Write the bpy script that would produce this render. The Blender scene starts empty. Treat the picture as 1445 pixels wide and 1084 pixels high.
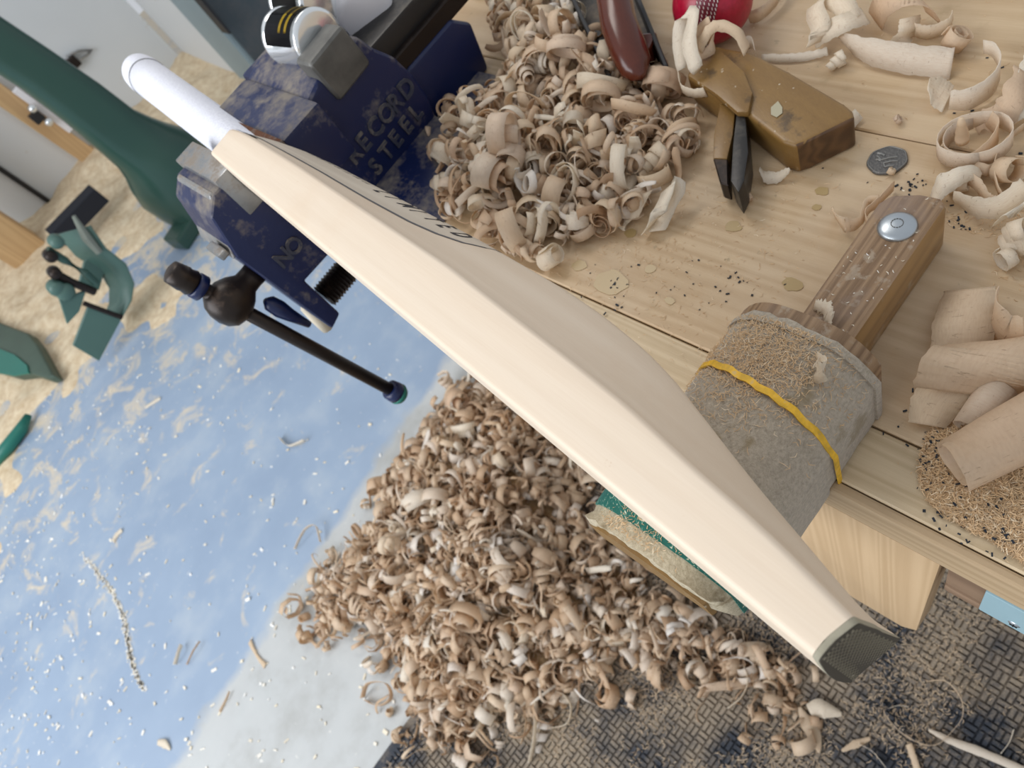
import bpy, bmesh, math, random
from mathutils import Vector, Matrix, noise
PI = math.pi
S = bpy.context.scene
COL = S.collection

# ------------------------------------------------------------------ camera
FPX, CX, CY = 1005.0, 722.5, 542.0
BENCH = 0.90
CAMH = BENCH + 0.455
def _u(v): return Vector(v).normalized()
_d = _u((540, 600, FPX))
_y = Vector((-394 - CX, -130 - CY, FPX)).normalized(); _y = (_y - _d * _y.dot(_d)).normalized()
_z = -_d
_x = _y.cross(_z)
RCV = Matrix((( _x[0], _y[0], _z[0]), (_x[1], _y[1], _z[1]), (_x[2], _y[2], _z[2])))   # world -> camera (x right, y down, z forward)
FLIP = Matrix(((1, 0, 0), (0, -1, 0), (0, 0, -1)))
CAM0 = Vector((0, 0, CAMH))
cam = bpy.data.cameras.new('camera'); camo = bpy.data.objects.new('camera', cam); COL.objects.link(camo)
camo.matrix_world = Matrix.Translation(CAM0) @ (FLIP @ RCV).transposed().to_4x4()
cam.sensor_width = 36; cam.lens = FPX / 1445 * 36; cam.clip_start = 0.01
cam.dof.use_dof = True; cam.dof.focus_distance = 0.40; cam.dof.aperture_fstop = 25.04 / 1.9
S.camera = camo

def ray(px, py): return RCV.transposed() @ Vector(((px - CX) / FPX, (py - CY) / FPX, 1))
def at_z(px, py, z): r = ray(px, py); return CAM0 + r * ((z - CAMH) / r.z)     # where a sight line meets a level plane
def at_y(px, py, y): r = ray(px, py); return CAM0 + r * (y / r.y)
def at_x(px, py, x): r = ray(px, py); return CAM0 + r * (x / r.x)

# ------------------------------------------------------------------ light and exposure
w = bpy.data.worlds.new('world'); S.world = w; w.use_nodes = True
w.node_tree.nodes['Background'].inputs[0].default_value = (0.90, 0.94, 1.0, 1)
w.node_tree.nodes['Background'].inputs[1].default_value = 0.45
def area(name, loc, target, size, sy, power, col):
    l = bpy.data.lights.new(name, 'AREA'); l.shape = 'RECTANGLE'; l.size = size; l.size_y = sy; l.energy = power; l.color = col
    o = bpy.data.objects.new(name, l); COL.objects.link(o); o.location = loc
    o.rotation_euler = (Vector(target) - Vector(loc)).to_track_quat('-Z', 'Y').to_euler(); return o
area('open_doorway_daylight', (-2.6, 1.2, 2.3), (0.2, 0.5, 0.8), 3.0, 2.2, 84, (0.93, 0.96, 1.0))
area('overhead_area', (0.7, 1.6, 2.7), (0.3, 0.5, 0.9), 1.2, 0.5, 10, (1.0, 0.95, 0.88))  # weak warm area light from above
S.view_settings.view_transform = 'Standard'; S.view_settings.look = 'None'
S.view_settings.gamma = 1; S.view_settings.use_curve_mapping = False
S.view_settings.exposure = 0.44

# ------------------------------------------------------------------ materials
class NT:
    def __init__(s, name):
        s.m = bpy.data.materials.new(name); s.m.use_nodes = True; s.t = s.m.node_tree; s.b = s.t.nodes['Principled BSDF']
    def n(s, typ, **kw):
        x = s.t.nodes.new(typ)
        for k, v in kw.items():
            if k.startswith('i_'): x.inputs[k[2:].replace('_', ' ')].default_value = v
            else: setattr(x, k, v)
        return x
    def l(s, a, b): s.t.links.new(a, b)
    def coord(s, scale=(1, 1, 1), kind='Object', rot=(0, 0, 0)):
        c = s.n('ShaderNodeTexCoord'); m = s.n('ShaderNodeMapping'); m.inputs['Scale'].default_value = scale; m.inputs['Rotation'].default_value = rot
        if any(rot):
            m.inputs['Rotation'].default_value = (0, 0, 0); m0 = s.n('ShaderNodeMapping'); m0.inputs['Rotation'].default_value = rot
            s.l(c.outputs[kind], m0.inputs['Vector']); s.l(m0.outputs[0], m.inputs['Vector'])
        else: s.l(c.outputs[kind], m.inputs['Vector'])
        return m.outputs['Vector']
    def noise(s, vec, scale, detail=4, rough=.55, dist=0):
        n = s.n('ShaderNodeTexNoise'); n.inputs['Scale'].default_value = scale; n.inputs['Detail'].default_value = detail
        n.inputs['Roughness'].default_value = rough; n.inputs['Distortion'].default_value = dist; s.l(vec, n.inputs['Vector']); return n.outputs['Fac']
    def ramp(s, fac, stops):
        r = s.n('ShaderNodeValToRGB'); e = r.color_ramp.elements
        while len(e) < len(stops): e.new(0.5)
        for k, (p, c) in enumerate(stops):
            e[k].position = p; e[k].color = (c[0], c[1], c[2], 1) if not isinstance(c, (int, float)) else (c, c, c, 1)
        s.l(fac, r.inputs['Fac']); return r.outputs['Color']
    def mix(s, fac, a, b, mode='MIX'):
        m = s.n('ShaderNodeMix', data_type='RGBA', blend_type=mode)
        for v, k in ((fac, 0), (a, 6), (b, 7)):
            if hasattr(v, 'links'): s.l(v, m.inputs[k])
            elif isinstance(v, (int, float)): m.inputs[k].default_value = v
            else: m.inputs[k].default_value = (v[0], v[1], v[2], 1)
        return m.outputs[2]
    def math(s, op, a, b=0.0):
        m = s.n('ShaderNodeMath', operation=op)
        for v, k in ((a, 0), (b, 1)):
            if hasattr(v, 'links'): s.l(v, m.inputs[k])
            else: m.inputs[k].default_value = v
        return m.outputs[0]
    def bump(s, h, strength=.3, dist=.001):
        b = s.n('ShaderNodeBump'); b.inputs['Strength'].default_value = strength; b.inputs['Distance'].default_value = dist
        s.l(h, b.inputs['Height']); s.l(b.outputs[0], s.b.inputs['Normal'])
    def out(s, col, rough=.6, metal=0.0):
        if hasattr(col, 'links'): s.l(col, s.b.inputs['Base Color'])
        else: s.b.inputs['Base Color'].default_value = (col[0], col[1], col[2], 1)
        if hasattr(rough, 'links'): s.l(rough, s.b.inputs['Roughness'])
        else: s.b.inputs['Roughness'].default_value = rough
        s.b.inputs['Metallic'].default_value = metal
        return s.m

def m_plain(name, col, rough=.5, metal=0.0, var=.0, sc=40, bump=0.0):
    t = NT(name)
    if var or bump:
        v = t.coord(); n = t.noise(v, sc, 5)
        c = t.mix(n, tuple(x * (1 - var) for x in col), tuple(min(1, x * (1 + var)) for x in col))
        if bump: t.bump(n, bump, .001)
        return t.out(c, rough, metal)
    return t.out(col, rough, metal)

def m_wood(name, dark, light, scale, rough=.55, fine=1.0, bump=.15, stains=None, ringsc=1.0, gain=1.0, rot=(0, 0, 0), axis='X', wave=2.6):
    """grain: scale = stretch along the three object axes (small = along the grain)"""
    t = NT(name)
    v = t.coord(scale, rot=rot); n1 = t.noise(v, 1.6 * ringsc, 3, .5, .4)
    nr = t.noise(v, .55 * ringsc, 2, .45, .3); wfac = t.math('ADD', t.math('MULTIPLY', t.math('SINE', t.math('MULTIPLY', nr, 70 * wave / 2.6)), .5), .5)
    v2 = t.coord(tuple(s * 6 for s in scale), rot=rot); n2 = t.noise(v2, 5.0, 6, .7)
    a = t.math('MULTIPLY', wfac, .34 * gain); b = t.math('MULTIPLY', n1, .42); c = t.math('MULTIPLY', n2, .48 * fine)
    f = t.math('ADD', t.math('ADD', a, b), c)
    col = t.ramp(f, [(.25, light), (.95, dark)])
    if stains:
        for (sc, lo, hi, sc_col, amt) in stains:
            nn = t.noise(t.coord((1, 1, 1)), sc, 5, .62)
            msk = t.ramp(nn, [(lo, 0), (hi, amt)])
            col = t.mix(msk, col, sc_col)
    t.bump(n2, bump, .0006)
    return t.out(col, rough)

M = {}
M['bench'] = m_wood('bench_pine', (.40, .255, .125), (.62, .465, .29), (30, 1.3, 10), .5, 1.0, .15,
                    [(22, .62, .72, (.38, .27, .14), .5), (60, .66, .70, (.30, .22, .12), .6), (6, .5, .72, (.60, .49, .36), .5)], gain=.7)
M['bench_strip'] = m_wood('bench_strip_pine', (.44, .32, .18), (.66, .53, .35), (60, 1.2, 10), .5, 1, .2, gain=.8)
M['bench_face'] = m_wood('bench_edge_pine', (.33, .22, .115), (.53, .39, .24), (10, 1.2, 60), .55, 1, .2, axis='Z', gain=.8)
M['pine_vert'] = m_wood('pine_board', (.43, .28, .145), (.60, .425, .25), (30, 60, 1.0), .55, .6, .12, axis='Y', gain=.8)
M['willow'] = m_wood('willow', (.63, .48, .34), (.80, .68, .54), (34, .9, 22), .48, .7, .06,
                     [(9, .55, .75, (.70, .53, .37), .45), (90, .70, .74, (.55, .38, .22), .35)], gain=.35, rot=(0, 0, .1075), wave=1.3)
M['post'] = m_wood('aged_hardwood', (.17, .095, .045), (.44, .29, .165), (2.0, 90, 60), .5, 1.3, .5,
                   [(70, .56, .62, (.42, .34, .25), .6), (16, .5, .62, (.24, .17, .13), .6), (45, .66, .7, (.42, .27, .08), .7)], axis='Y', wave=2)
M['post_side'] = m_wood('varnished_hardwood', (.20, .11, .045), (.42, .25, .10), (2.0, 40, 50), .38, .8, .2, [(40, .6, .68, (.45, .38, .28), .5)], axis='Z', gain=.7)
M['boxwood'] = m_wood('boxwood', (.12, .055, .014), (.27, .155, .045), (24, 7, 24), .34, .9, .2,
                      [(38, .58, .68, (.05, .03, .015), .75), (130, .67, .70, (.6, .52, .4), .8)], gain=.25, rot=(0, 0, .55))
M['rosewood'] = m_wood('rosewood', (.016, .004, .003), (.12, .026, .012), (18, 4, 18), .22, .6, .05, gain=.35, rot=(0, 0, .4), wave=.8)
M['boxwood_end'] = m_wood('boxwood_end_grain', (.05, .024, .010), (.15, .075, .03), (40, 40, 40), .42, .9, .3)
M['timber'] = m_wood('orange_timber', (.50, .31, .15), (.66, .45, .23), (14, 14, .6), .6)

def m_shaving(name, island, cols=None):
    t = NT(name)
    if island: r = t.n('ShaderNodeNewGeometry').outputs['Random Per Island']
    else: r = t.n('ShaderNodeObjectInfo').outputs['Random']
    col = t.ramp(r, cols) if cols else t.ramp(r, [(0, (.90, .80, .64)), (.25, (.84, .66, .47)), (.5, (.88, .74, .55)), (.75, (.80, .60, .42)), (1, (.95, .89, .78))])
    uv = t.n('ShaderNodeUVMap'); mp = t.n('ShaderNodeMapping'); mp.inputs['Scale'].default_value = (6, 1.2, 1); t.l(uv.outputs[0], mp.inputs['Vector'])
    n = t.noise(mp.outputs[0], 5, 4, .6)
    col = t.mix(t.ramp(n, [(.42, 0), (.75, .35)]), col, (.66, .47, .30))
    rp = t.n('ShaderNodeTexWave', wave_type='BANDS', bands_direction='Y'); rp.inputs['Scale'].default_value = 3.0; rp.inputs['Distortion'].default_value = 4; t.l(uv.outputs[0], rp.inputs['Vector'])
    mp2 = t.n('ShaderNodeMapping'); mp2.inputs['Scale'].default_value = (3, 14, 1); t.l(uv.outputs[0], mp2.inputs['Vector']); cr = t.noise(mp2.outputs[0], 1.4, 5, .7, 1.0)
    crk = t.ramp(cr, [(.33, .75), (.38, 0)]); col = t.mix(crk, col, (.50, .34, .20))
    t.bump(t.math('ADD', t.math('ADD', n, t.math('MULTIPLY', rp.outputs['Fac'], .25)), t.math('MULTIPLY', crk, -.6)), .45, .0005)
    t.out(col, .5)
    tr = t.n('ShaderNodeBsdfTranslucent'); t.l(col, tr.inputs['Color'])
    mx = t.n('ShaderNodeMixShader'); mx.inputs[0].default_value = .40
    t.l(t.b.outputs[0], mx.inputs[1]); t.l(tr.outputs[0], mx.inputs[2])
    t.l(mx.outputs[0], t.t.nodes['Material Output'].inputs['Surface'])
    return t.m
M['shaving'] = m_shaving('wood_shaving', False)
M['shaving_white'] = m_shaving('white_wood_shaving', False, [(0, (.97, .91, .79)), (1, (.94, .84, .68))])
M['shaving_stuff'] = m_shaving('wood_shavings_heaped', True, [(0, (.97, .92, .82)), (.2, (.78, .58, .39)), (.4, (.90, .76, .58)), (.6, (.66, .46, .29)), (.8, (.84, .66, .46)), (1, (.98, .95, .90))])
def m_fibre(name, cols):
    t = NT(name); r = t.n('ShaderNodeNewGeometry').outputs['Random Per Island']
    return t.out(t.ramp(r, [(k / (len(cols) - 1), c) for k, c in enumerate(cols)]), .75)
M['fibre'] = m_fibre('saw_fibres', [(.74, .54, .33), (.58, .38, .20), (.70, .49, .28), (.48, .31, .16), (.84, .70, .50)])
M['fibre_floor'] = m_fibre('floor_fibres', [(.66, .52, .36), (.46, .34, .22), (.60, .46, .31)])
M['black_crumb'] = m_plain('black_crumb', (.012, .018, .028), .7)
M['white_chip'] = m_fibre('pale_chips', [(.86, .83, .76), (.80, .70, .52), (.90, .90, .88)])
t = NT('heap_dust'); nn = t.noise(t.coord(), 160, 6, .7); t.bump(nn, .8, .003)
M['dust'] = t.out(t.ramp(nn, [(.35, (.42, .28, .14)), (.7, (.66, .46, .26))]), .85)

t = NT('felt'); v = t.coord(); n = t.noise(v, 420, 6, .7); n2 = t.noise(v, 38, 4)
c = t.ramp(n, [(.3, (.33, .275, .205)), (.72, (.58, .50, .39))]); c = t.mix(t.ramp(n2, [(.60, 0), (.68, .7)]), c, (.26, .19, .09))
t.bump(n, .9, .0016); M['felt'] = t.out(c, .95); t.b.inputs['Sheen Weight'].default_value = .3
t = NT('felt_worn'); v = t.coord(); n = t.noise(v, 420, 6, .7); n2 = t.noise(v, 45, 4)
c = t.ramp(n, [(.3, (.40, .33, .22)), (.72, (.66, .58, .42))]); c = t.mix(t.ramp(n2, [(.56, 0), (.64, .75)]), c, (.22, .16, .08))
t.bump(n, .9, .0016); M['felt_worn'] = t.out(c, .95)
t = NT('yellow_band'); n = t.noise(t.coord(), 180, 3); M['yellow'] = t.out(t.ramp(n, [(.35, (.60, .36, .03)), (.6, (.86, .50, .03)), (.75, (.66, .48, .2))]), .6)
t = NT('green_tape'); v = t.coord((1, .35, 1), rot=(0, 0, .6)); n = t.noise(v, 260, 5, .7, 2)
M['green_tape'] = t.out(t.ramp(n, [(.50, (.008, .12, .095)), (.60, (.015, .17, .13)), (.64, (.62, .62, .48))]), .7)

def m_dusty(name, base, dust, sc, lo, hi, rough, metal=0.0, amt=.9):
    t = NT(name); v = t.coord(); n = t.noise(v, sc, 6, .65); n2 = t.noise(v, sc * 6, 3, .6)
    g = t.n('ShaderNodeNewGeometry'); sp = t.n('ShaderNodeSeparateXYZ'); t.l(g.outputs['Normal'], sp.inputs[0])
    up = t.math('MULTIPLY', sp.outputs[2], .12)
    f = t.math('ADD', t.math('ADD', t.math('MULTIPLY', n, .75), t.math('MULTIPLY', n2, .25)), up)
    msk = t.ramp(f, [(lo, 0), (hi, amt)])
    t.bump(n2, .25, .0008)
    rr = t.mix(msk, (rough,) * 3, (.9,) * 3)
    t.l(rr, t.b.inputs['Roughness'])
    c = t.mix(msk, base, dust); t.l(c, t.b.inputs['Base Color']); t.b.inputs['Metallic'].default_value = metal
    return t.m
M['vise_blue'] = m_dusty('blue_enamel', (.003, .010, .062), (.22, .19, .155), 24, .56, .74, .4)
M['vise_blue_clean'] = m_dusty('blue_enamel_clean', (.004, .012, .065), (.22, .19, .155), 26, .66, .82, .35)
M['vise_letter'] = m_dusty('raised_letter_paint', (.035, .04, .065), (.20, .17, .14), 60, .48, .66, .5)
M['iron_dark'] = m_dusty('dark_oiled_iron', (.022, .015, .012), (.15, .10, .07), 30, .6, .8, .38, .5, .6)
M['steel_bar'] = m_dusty('dark_steel', (.045, .043, .042), (.2, .18, .15), 30, .62, .8, .38, .7, .5)
M['steel_jaw'] = m_dusty('worn_steel', (.34, .35, .36), (.30, .24, .18), 60, .52, .70, .34, .85, .7)
M['rust_steel'] = m_dusty('rusted_steel', (.16, .13, .11), (.13, .045, .018), 55, .5, .62, .6, .4)
t = NT('anvil_steel'); n = t.noise(t.coord(), 40, 4); M['grey_steel'] = t.out(t.ramp(n, [(.3, (.09, .088, .082)), (.7, (.17, .165, .15))]), .5, .4)
M['zinc'] = m_plain('zinc_plated_steel', (.46, .50, .53), .33, .9, .12, 90, .15)
M['coin'] = m_plain('tarnished_coin', (.13, .125, .12), .42, .7, .35, 500, .6)
M['coin_relief'] = m_plain('coin_relief', (.27, .265, .25), .4, .7)
M['silver'] = m_plain('silver_tin', (.88, .91, .92), .16, .75)
M['can_label'] = m_plain('black_label', (.018, .02, .022), .3)
M['can_yellow'] = m_plain('yellow_print', (.70, .48, .03), .35)
M['can_green'] = m_plain('green_print', (.35, .42, .04), .35)
M['white_plastic'] = m_plain('white_plastic', (.80, .78, .80), .45, 0, .04, 20)
M['black'] = m_plain('black', (.012, .012, .014), .5)
M['print_black'] = m_plain('black_print', (.015, .016, .025), .5)
M['print_grey'] = m_plain('grey_print', (.12, .12, .13), .5)
M['label_pale'] = m_wood('printed_willow', (.56, .48, .38), (.70, .62, .51), (38, 1.1, 22), .45, .7, .04)
t = NT('white_grip'); wv = t.n('ShaderNodeTexWave', wave_type='BANDS', bands_direction='Y'); wv.inputs['Scale'].default_value = 130; wv.inputs['Distortion'].default_value = .0
v = t.coord(); t.l(v, wv.inputs['Vector']); vo = t.n('ShaderNodeTexVoronoi'); vo.inputs['Scale'].default_value = 480; t.l(v, vo.inputs['Vector'])
h = t.math('ADD', wv.outputs['Fac'], vo.outputs['Distance']); t.bump(h, .5, .0008)
M['grip'] = t.out(t.ramp(h, [(.2, (.60, .60, .70)), (.9, (.84, .85, .92))]), .6)
M['grip_tip'] = M['grip']
t = NT('rubber_toe'); M['rubber'] = t.out((.055, .045, .030), .7)
M['rubber_lip'] = m_plain('rubber_lip', (.34, .31, .23), .8, 0, .15, 300)
t = NT('cricket_leather'); v = t.coord(); n = t.noise(v, 260, 4); t.bump(n, .15, .0006)
M['ball'] = t.out(t.ramp(n, [(.3, (.30, .003, .02)), (.7, (.42, .006, .035))]), .28)
M['ball_seam'] = m_plain('seam_leather', (.16, .004, .02), .4)
M['stitch'] = m_plain('white_stitch', (.75, .68, .64), .7)
M['green_iron'] = m_plain('dark_green_enamel', (.028, .075, .058), .30, 0, .1, 6)
M['green_plate'] = m_plain('grey_green_enamel', (.075, .15, .125), .42, 0, .12, 10)
M['green_plastic'] = m_plain('green_plastic', (.012, .16, .12), .4, 0, .1, 10)
M['brush'] = m_plain('black_bristle', (.012, .014, .022), .85, 0, .3, 300, .6)
M['cab_dark'] = m_dusty('dark_teal_steel', (.050, .068, .080), (.13, .12, .12), 5, .45, .7, .45, 0, .7)
M['cab_light'] = m_plain('pale_blue_steel', (.27, .35, .38), .45, 0, .1, 5)
M['cream'] = m_plain('cream_card', (.70, .62, .48), .8)
M['blue_plate'] = m_plain('pale_blue_bracket', (.28, .42, .47), .45, 0, .08, 20)
M['brown_rail'] = m_wood('brown_rail', (.14, .08, .045), (.28, .18, .11), (10, 1.5, 20), .7)
t = NT('white_wall'); v = t.coord(); n = t.noise(v, 7, 5, .6); n3 = t.noise(v, 1.6, 3)
c = t.ramp(n3, [(.3, (.62, .645, .66)), (.75, (.72, .735, .74))]); c = t.mix(t.ramp(n, [(.68, 0), (.74, .55)]), c, (.50, .40, .29))
M['wall'] = t.out(c, .5)

# floor: grey concrete with a blue painted bay, wood dust trodden in
t = NT('painted_concrete'); g = t.n('ShaderNodeNewGeometry'); sp = t.n('ShaderNodeSeparateXYZ'); t.l(g.outputs['Position'], sp.inputs[0])
v = t.coord()
edge = t.math('ADD', sp.outputs[1], t.math('MULTIPLY', t.noise(v, 9, 3), .10)); edge = t.math('SUBTRACT', edge, t.math('MULTIPLY', sp.outputs[0], .10))
blue = t.ramp(t.math('SUBTRACT', edge, .85), [(.445, 0), (.475, 1)])
grey = t.ramp(t.noise(v, 4.5, 5, .6), [(.3, (.36, .36, .34)), (.5, (.49, .505, .50)), (.75, (.55, .56, .55))])
bl = t.ramp(t.noise(v, 3, 4, .6), [(.3, (.26, .34, .46)), (.7, (.33, .42, .54))])
c = t.mix(blue, grey, bl)
wear = t.noise(v, 6, 6, .62)
c = t.mix(t.ramp(wear, [(.5, 0), (.75, .35)]), c, (.52, .55, .55))
# dust grows with distance from the bench towards the wall
dn = t.math('ADD', t.noise(v, 10, 9, .66, .8), t.math('MULTIPLY', t.math('SUBTRACT', sp.outputs[1], 1.5), .105))
c = t.mix(t.ramp(dn, [(.60, 0), (.68, .55), (.80, .9)]), c, (.72, .60, .42))
sk = t.noise(v, 60, 4, .6); c = t.mix(t.ramp(sk, [(.67, 0), (.71, .6)]), c, (.80, .78, .72))
M['floor'] = t.out(c, .42); t.bump(wear, .05, .002)
t = NT('rubber_mat'); v = t.coord(); n = t.noise(v, 9, 7, .68); n2 = t.noise(v, 300, 5, .7)
f = t.math('ADD', t.math('MULTIPLY', n, .8), t.math('MULTIPLY', n2, .2))
M['mat'] = t.out(t.mix(t.ramp(f, [(.42, 0), (.58, .88)]), (.036, .043, .057), (.36, .29, .21)), .8); t.bump(n2, .6, .002)

# ------------------------------------------------------------------ helpers
def tag(o, label=None, cat=None, group=None, kind=None):
    if label: o['label'] = label
    if cat: o['category'] = cat
    if group: o['group'] = group
    if kind: o['kind'] = kind
    return o
def empty(name, loc, label=None, cat=None, group=None, kind=None):
    o = bpy.data.objects.new(name, None); COL.objects.link(o); o.location = loc; o.empty_display_size = .02
    return tag(o, label, cat, group, kind)
def wloc(p):
    v = Vector((0, 0, 0))
    while p is not None: v += p.location; p = p.parent
    return v
def obj(name, bm, mat, parent=None, smooth=False, origin=None):
    """bm in world coordinates; the object's origin goes to its parent's (or to origin)"""
    o_ = Vector(origin) if origin is not None else (Vector((0, 0, 0)))
    base = wloc(parent)
    off = o_ if origin is not None else base
    bmesh.ops.translate(bm, verts=bm.verts, vec=-off)
    me = bpy.data.meshes.new(name); bm.normal_update(); bm.to_mesh(me); bm.free()
    mats = mat if isinstance(mat, (list, tuple)) else [mat]
    for m in mats: me.materials.append(m)
    if smooth:
        for p in me.polygons: p.use_smooth = True
    o = bpy.data.objects.new(name, me); COL.objects.link(o)
    o.parent = parent; o.location = off - base
    return o
def smooth_by_angle(o, deg=35):
    me = o.data
    for p in me.polygons: p.use_smooth = True
    bm = bmesh.new(); bm.from_mesh(me)
    for e in bm.edges:
        if len(e.link_faces) == 2 and e.calc_face_angle(0) > math.radians(deg): e.smooth = False
    bm.to_mesh(me); bm.free(); return o
def NB(): return bmesh.new()
def add_box(bm, c, s, rot=None, bev=0, seg=2):
    r = bmesh.ops.create_cube(bm, size=1); vs = r['verts']
    m = Matrix.Translation(Vector(c)) @ (rot.to_4x4() if rot else Matrix.Identity(4)) @ Matrix.Diagonal((s[0], s[1], s[2], 1))
    bmesh.ops.transform(bm, matrix=m, verts=vs)
    if bev:
        es = list({e for v in vs for e in v.link_edges})
        bmesh.ops.bevel(bm, geom=es, offset=bev, segments=seg, profile=.6, affect='EDGES')
    return bm
def fast_box(bm, c, s, rot=None):
    c = Vector(c); hx, hy, hz = s[0] / 2, s[1] / 2, s[2] / 2
    v = [Vector((x, y, z)) for x in (-hx, hx) for y in (-hy, hy) for z in (-hz, hz)]
    if rot is not None: v = [rot @ p for p in v]
    v = [bm.verts.new(p + c) for p in v]
    for f in ((0, 1, 3, 2), (4, 6, 7, 5), (0, 4, 5, 1), (2, 3, 7, 6), (0, 2, 6, 4), (1, 5, 7, 3)): bm.faces.new([v[k] for k in f])
def add_cyl(bm, p0, p1, r0, r1=None, seg=20, caps=True):
    p0 = Vector(p0); p1 = Vector(p1); r1 = r0 if r1 is None else r1
    d = p1 - p0; L = d.length
    r = bmesh.ops.create_cone(bm, cap_ends=caps, segments=seg, radius1=r0, radius2=r1, depth=L)
    m = Matrix.Translation((p0 + p1) / 2) @ d.to_track_quat('Z', 'Y').to_matrix().to_4x4()
    bmesh.ops.transform(bm, matrix=m, verts=r['verts']); return bm
def add_lathe(bm, p0, axis, prof, seg=28):
    """prof: (distance along axis, radius)"""
    axis = Vector(axis).normalized(); q = axis.to_track_quat('Z', 'Y').to_matrix(); rings = []
    for (h, r) in prof:
        rings.append([bm.verts.new(Vector(p0) + axis * h + q @ Vector((r * math.cos(2 * PI * k / seg), r * math.sin(2 * PI * k / seg), 0))) for k in range(seg)])
    for a, b in zip(rings, rings[1:]):
        for k in range(seg): bm.faces.new((a[k], a[(k + 1) % seg], b[(k + 1) % seg], b[k]))
    bm.faces.new(list(reversed(rings[0]))); bm.faces.new(rings[-1]); return bm
def add_loft(bm, rings, caps=True):
    R = [[bm.verts.new(p) for p in r] for r in rings]; n = len(R[0])
    for a, b in zip(R, R[1:]):
        for k in range(n): bm.faces.new((a[k], a[(k + 1) % n], b[(k + 1) % n], b[k]))
    if caps: bm.faces.new(list(reversed(R[0]))); bm.faces.new(R[-1])
    return bm
def add_prism(bm, poly, vec, bev=0, seg=2):
    """poly: world points of one face; vec: extrusion"""
    vs = [bm.verts.new(p) for p in poly]; ws = [bm.verts.new(Vector(p) + Vector(vec)) for p in poly]; n = len(vs)
    fs = [bm.faces.new(vs), bm.faces.new(list(reversed(ws)))]
    for k in range(n): fs.append(bm.faces.new((vs[(k + 1) % n], vs[k], ws[k], ws[(k + 1) % n])))
    bmesh.ops.recalc_face_normals(bm, faces=fs)
    if bev:
        es = list({e for f in fs for e in f.edges})
        bmesh.ops.bevel(bm, geom=es, offset=bev, segments=seg, profile=.6, affect='EDGES')
    return bm
def add_tube(bm, pts, r, seg=10):
    pts = [Vector(p) for p in pts]; rings = []
    for i, p in enumerate(pts):
        d = (pts[min(i + 1, len(pts) - 1)] - pts[max(i - 1, 0)]).normalized(); q = d.to_track_quat('Z', 'Y').to_matrix()
        rr = r[i] if isinstance(r, (list, tuple)) else r
        rings.append([p + q @ Vector((rr * math.cos(2 * PI * k / seg), rr * math.sin(2 * PI * k / seg), 0)) for k in range(seg)])
    return add_loft(bm, rings)
def interp(tab, x):
    if x <= tab[0][0]: return tab[0][1]
    for (a, fa), (b, fb) in zip(tab, tab[1:]):
        if x <= b:
            q = (x - a) / (b - a); return fa + (fb - fa) * q
    return tab[-1][1]
def text_mesh(s, size, depth=0.0):
    cu = bpy.data.curves.new('lettering', 'FONT'); cu.body = s; cu.size = size; cu.extrude = depth; cu.resolution_u = 3; cu.offset = size * .02
    o = bpy.data.objects.new('lettering', cu); COL.objects.link(o); dg = bpy.context.evaluated_depsgraph_get(); dg.update()
    me = bpy.data.meshes.new_from_object(o.evaluated_get(dg)); bpy.data.objects.remove(o); bm = NB(); bm.from_mesh(me); bpy.data.meshes.remove(me)
    return bm

# ================================================================== SETTING
floor = obj('floor', add_box(NB(), (0.4, 1.8, -.05), (9, 6.4, .1)), M['floor']); tag(floor, kind='structure')
WY = 3.98
wl = obj('wall_back', add_box(NB(), (-1.6, WY + .05, 1.25), (4.8, .1, 2.6)), M['wall']); tag(wl, kind='structure')
wr = obj('wall_right', add_box(NB(), (.83 + .05, 3.66, 1.25), (.1, .64, 2.6)), M['wall']); tag(wr, kind='structure')

# dark cabinet against the wall
B0 = Vector((.80, 3.03, 0)); cab = empty('metal_cabinet', B0, 'dark teal metal cabinet with a pale blue side against the white wall behind the vise', 'cabinet')
obj('body', add_box(NB(), (1.18, 3.18, 1.0), (.76, .30, 2.0), bev=.01), M['cab_light'], cab)
obj('door', add_box(NB(), (1.19, 3.022, 1.0), (.735, .02, 1.94), bev=.006), M['cab_dark'], cab)
ps_ = at_x(320, 46, .7985); obj('side_slot', add_box(NB(), (.7985, ps_.y, (ps_.z + 1.9) / 2), (.008, .07, 1.9 - ps_.z)), M['black'], cab)
p = at_z(405, 100, .02); obj_ = obj('card_box', add_box(NB(), (p.x + .02, p.y - .1, .055), (.16, .14, .11), bev=.004), M['cream'])
tag(obj_, 'small cream cardboard box on the floor in front of the dark teal cabinet', 'box')

# ================================================================== FLOOR MAT
mat = empty('rubber_mat', (0.2, 0.1, 0), 'black ribbed rubber mat on the floor below the bench, dusted with fine sawdust', 'mat')
MX0, MX1, MY0, MY1 = -.62, .62, -.75, .74
obj('mat_base', add_box(NB(), ((MX0 + MX1) / 2, (MY0 + MY1) / 2, .005), (MX1 - MX0, MY1 - MY0, .01), bev=.003), M['mat'], mat)
bm = NB(); st = .0185
i = 0; x = MX0 + .02
while x < MX1 - .02:
    y = MY0 + .02; j = 0
    while y < MY1 - .02:
        horiz = (i + j) % 2 == 0
        sx, sy = (.0155, .006) if horiz else (.006, .0155)
        for dd in (-.0046, .0046):
            cx, cy = (x, y + dd) if horiz else (x + dd, y)
            fast_box(bm, (cx, cy, .012), (sx, sy, .005))
        y += st; j += 1
    x += st; i += 1
tag(obj('raised_weave', bm, M['mat'], mat), 'raised basket weave ribs', kind='stuff')

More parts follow.
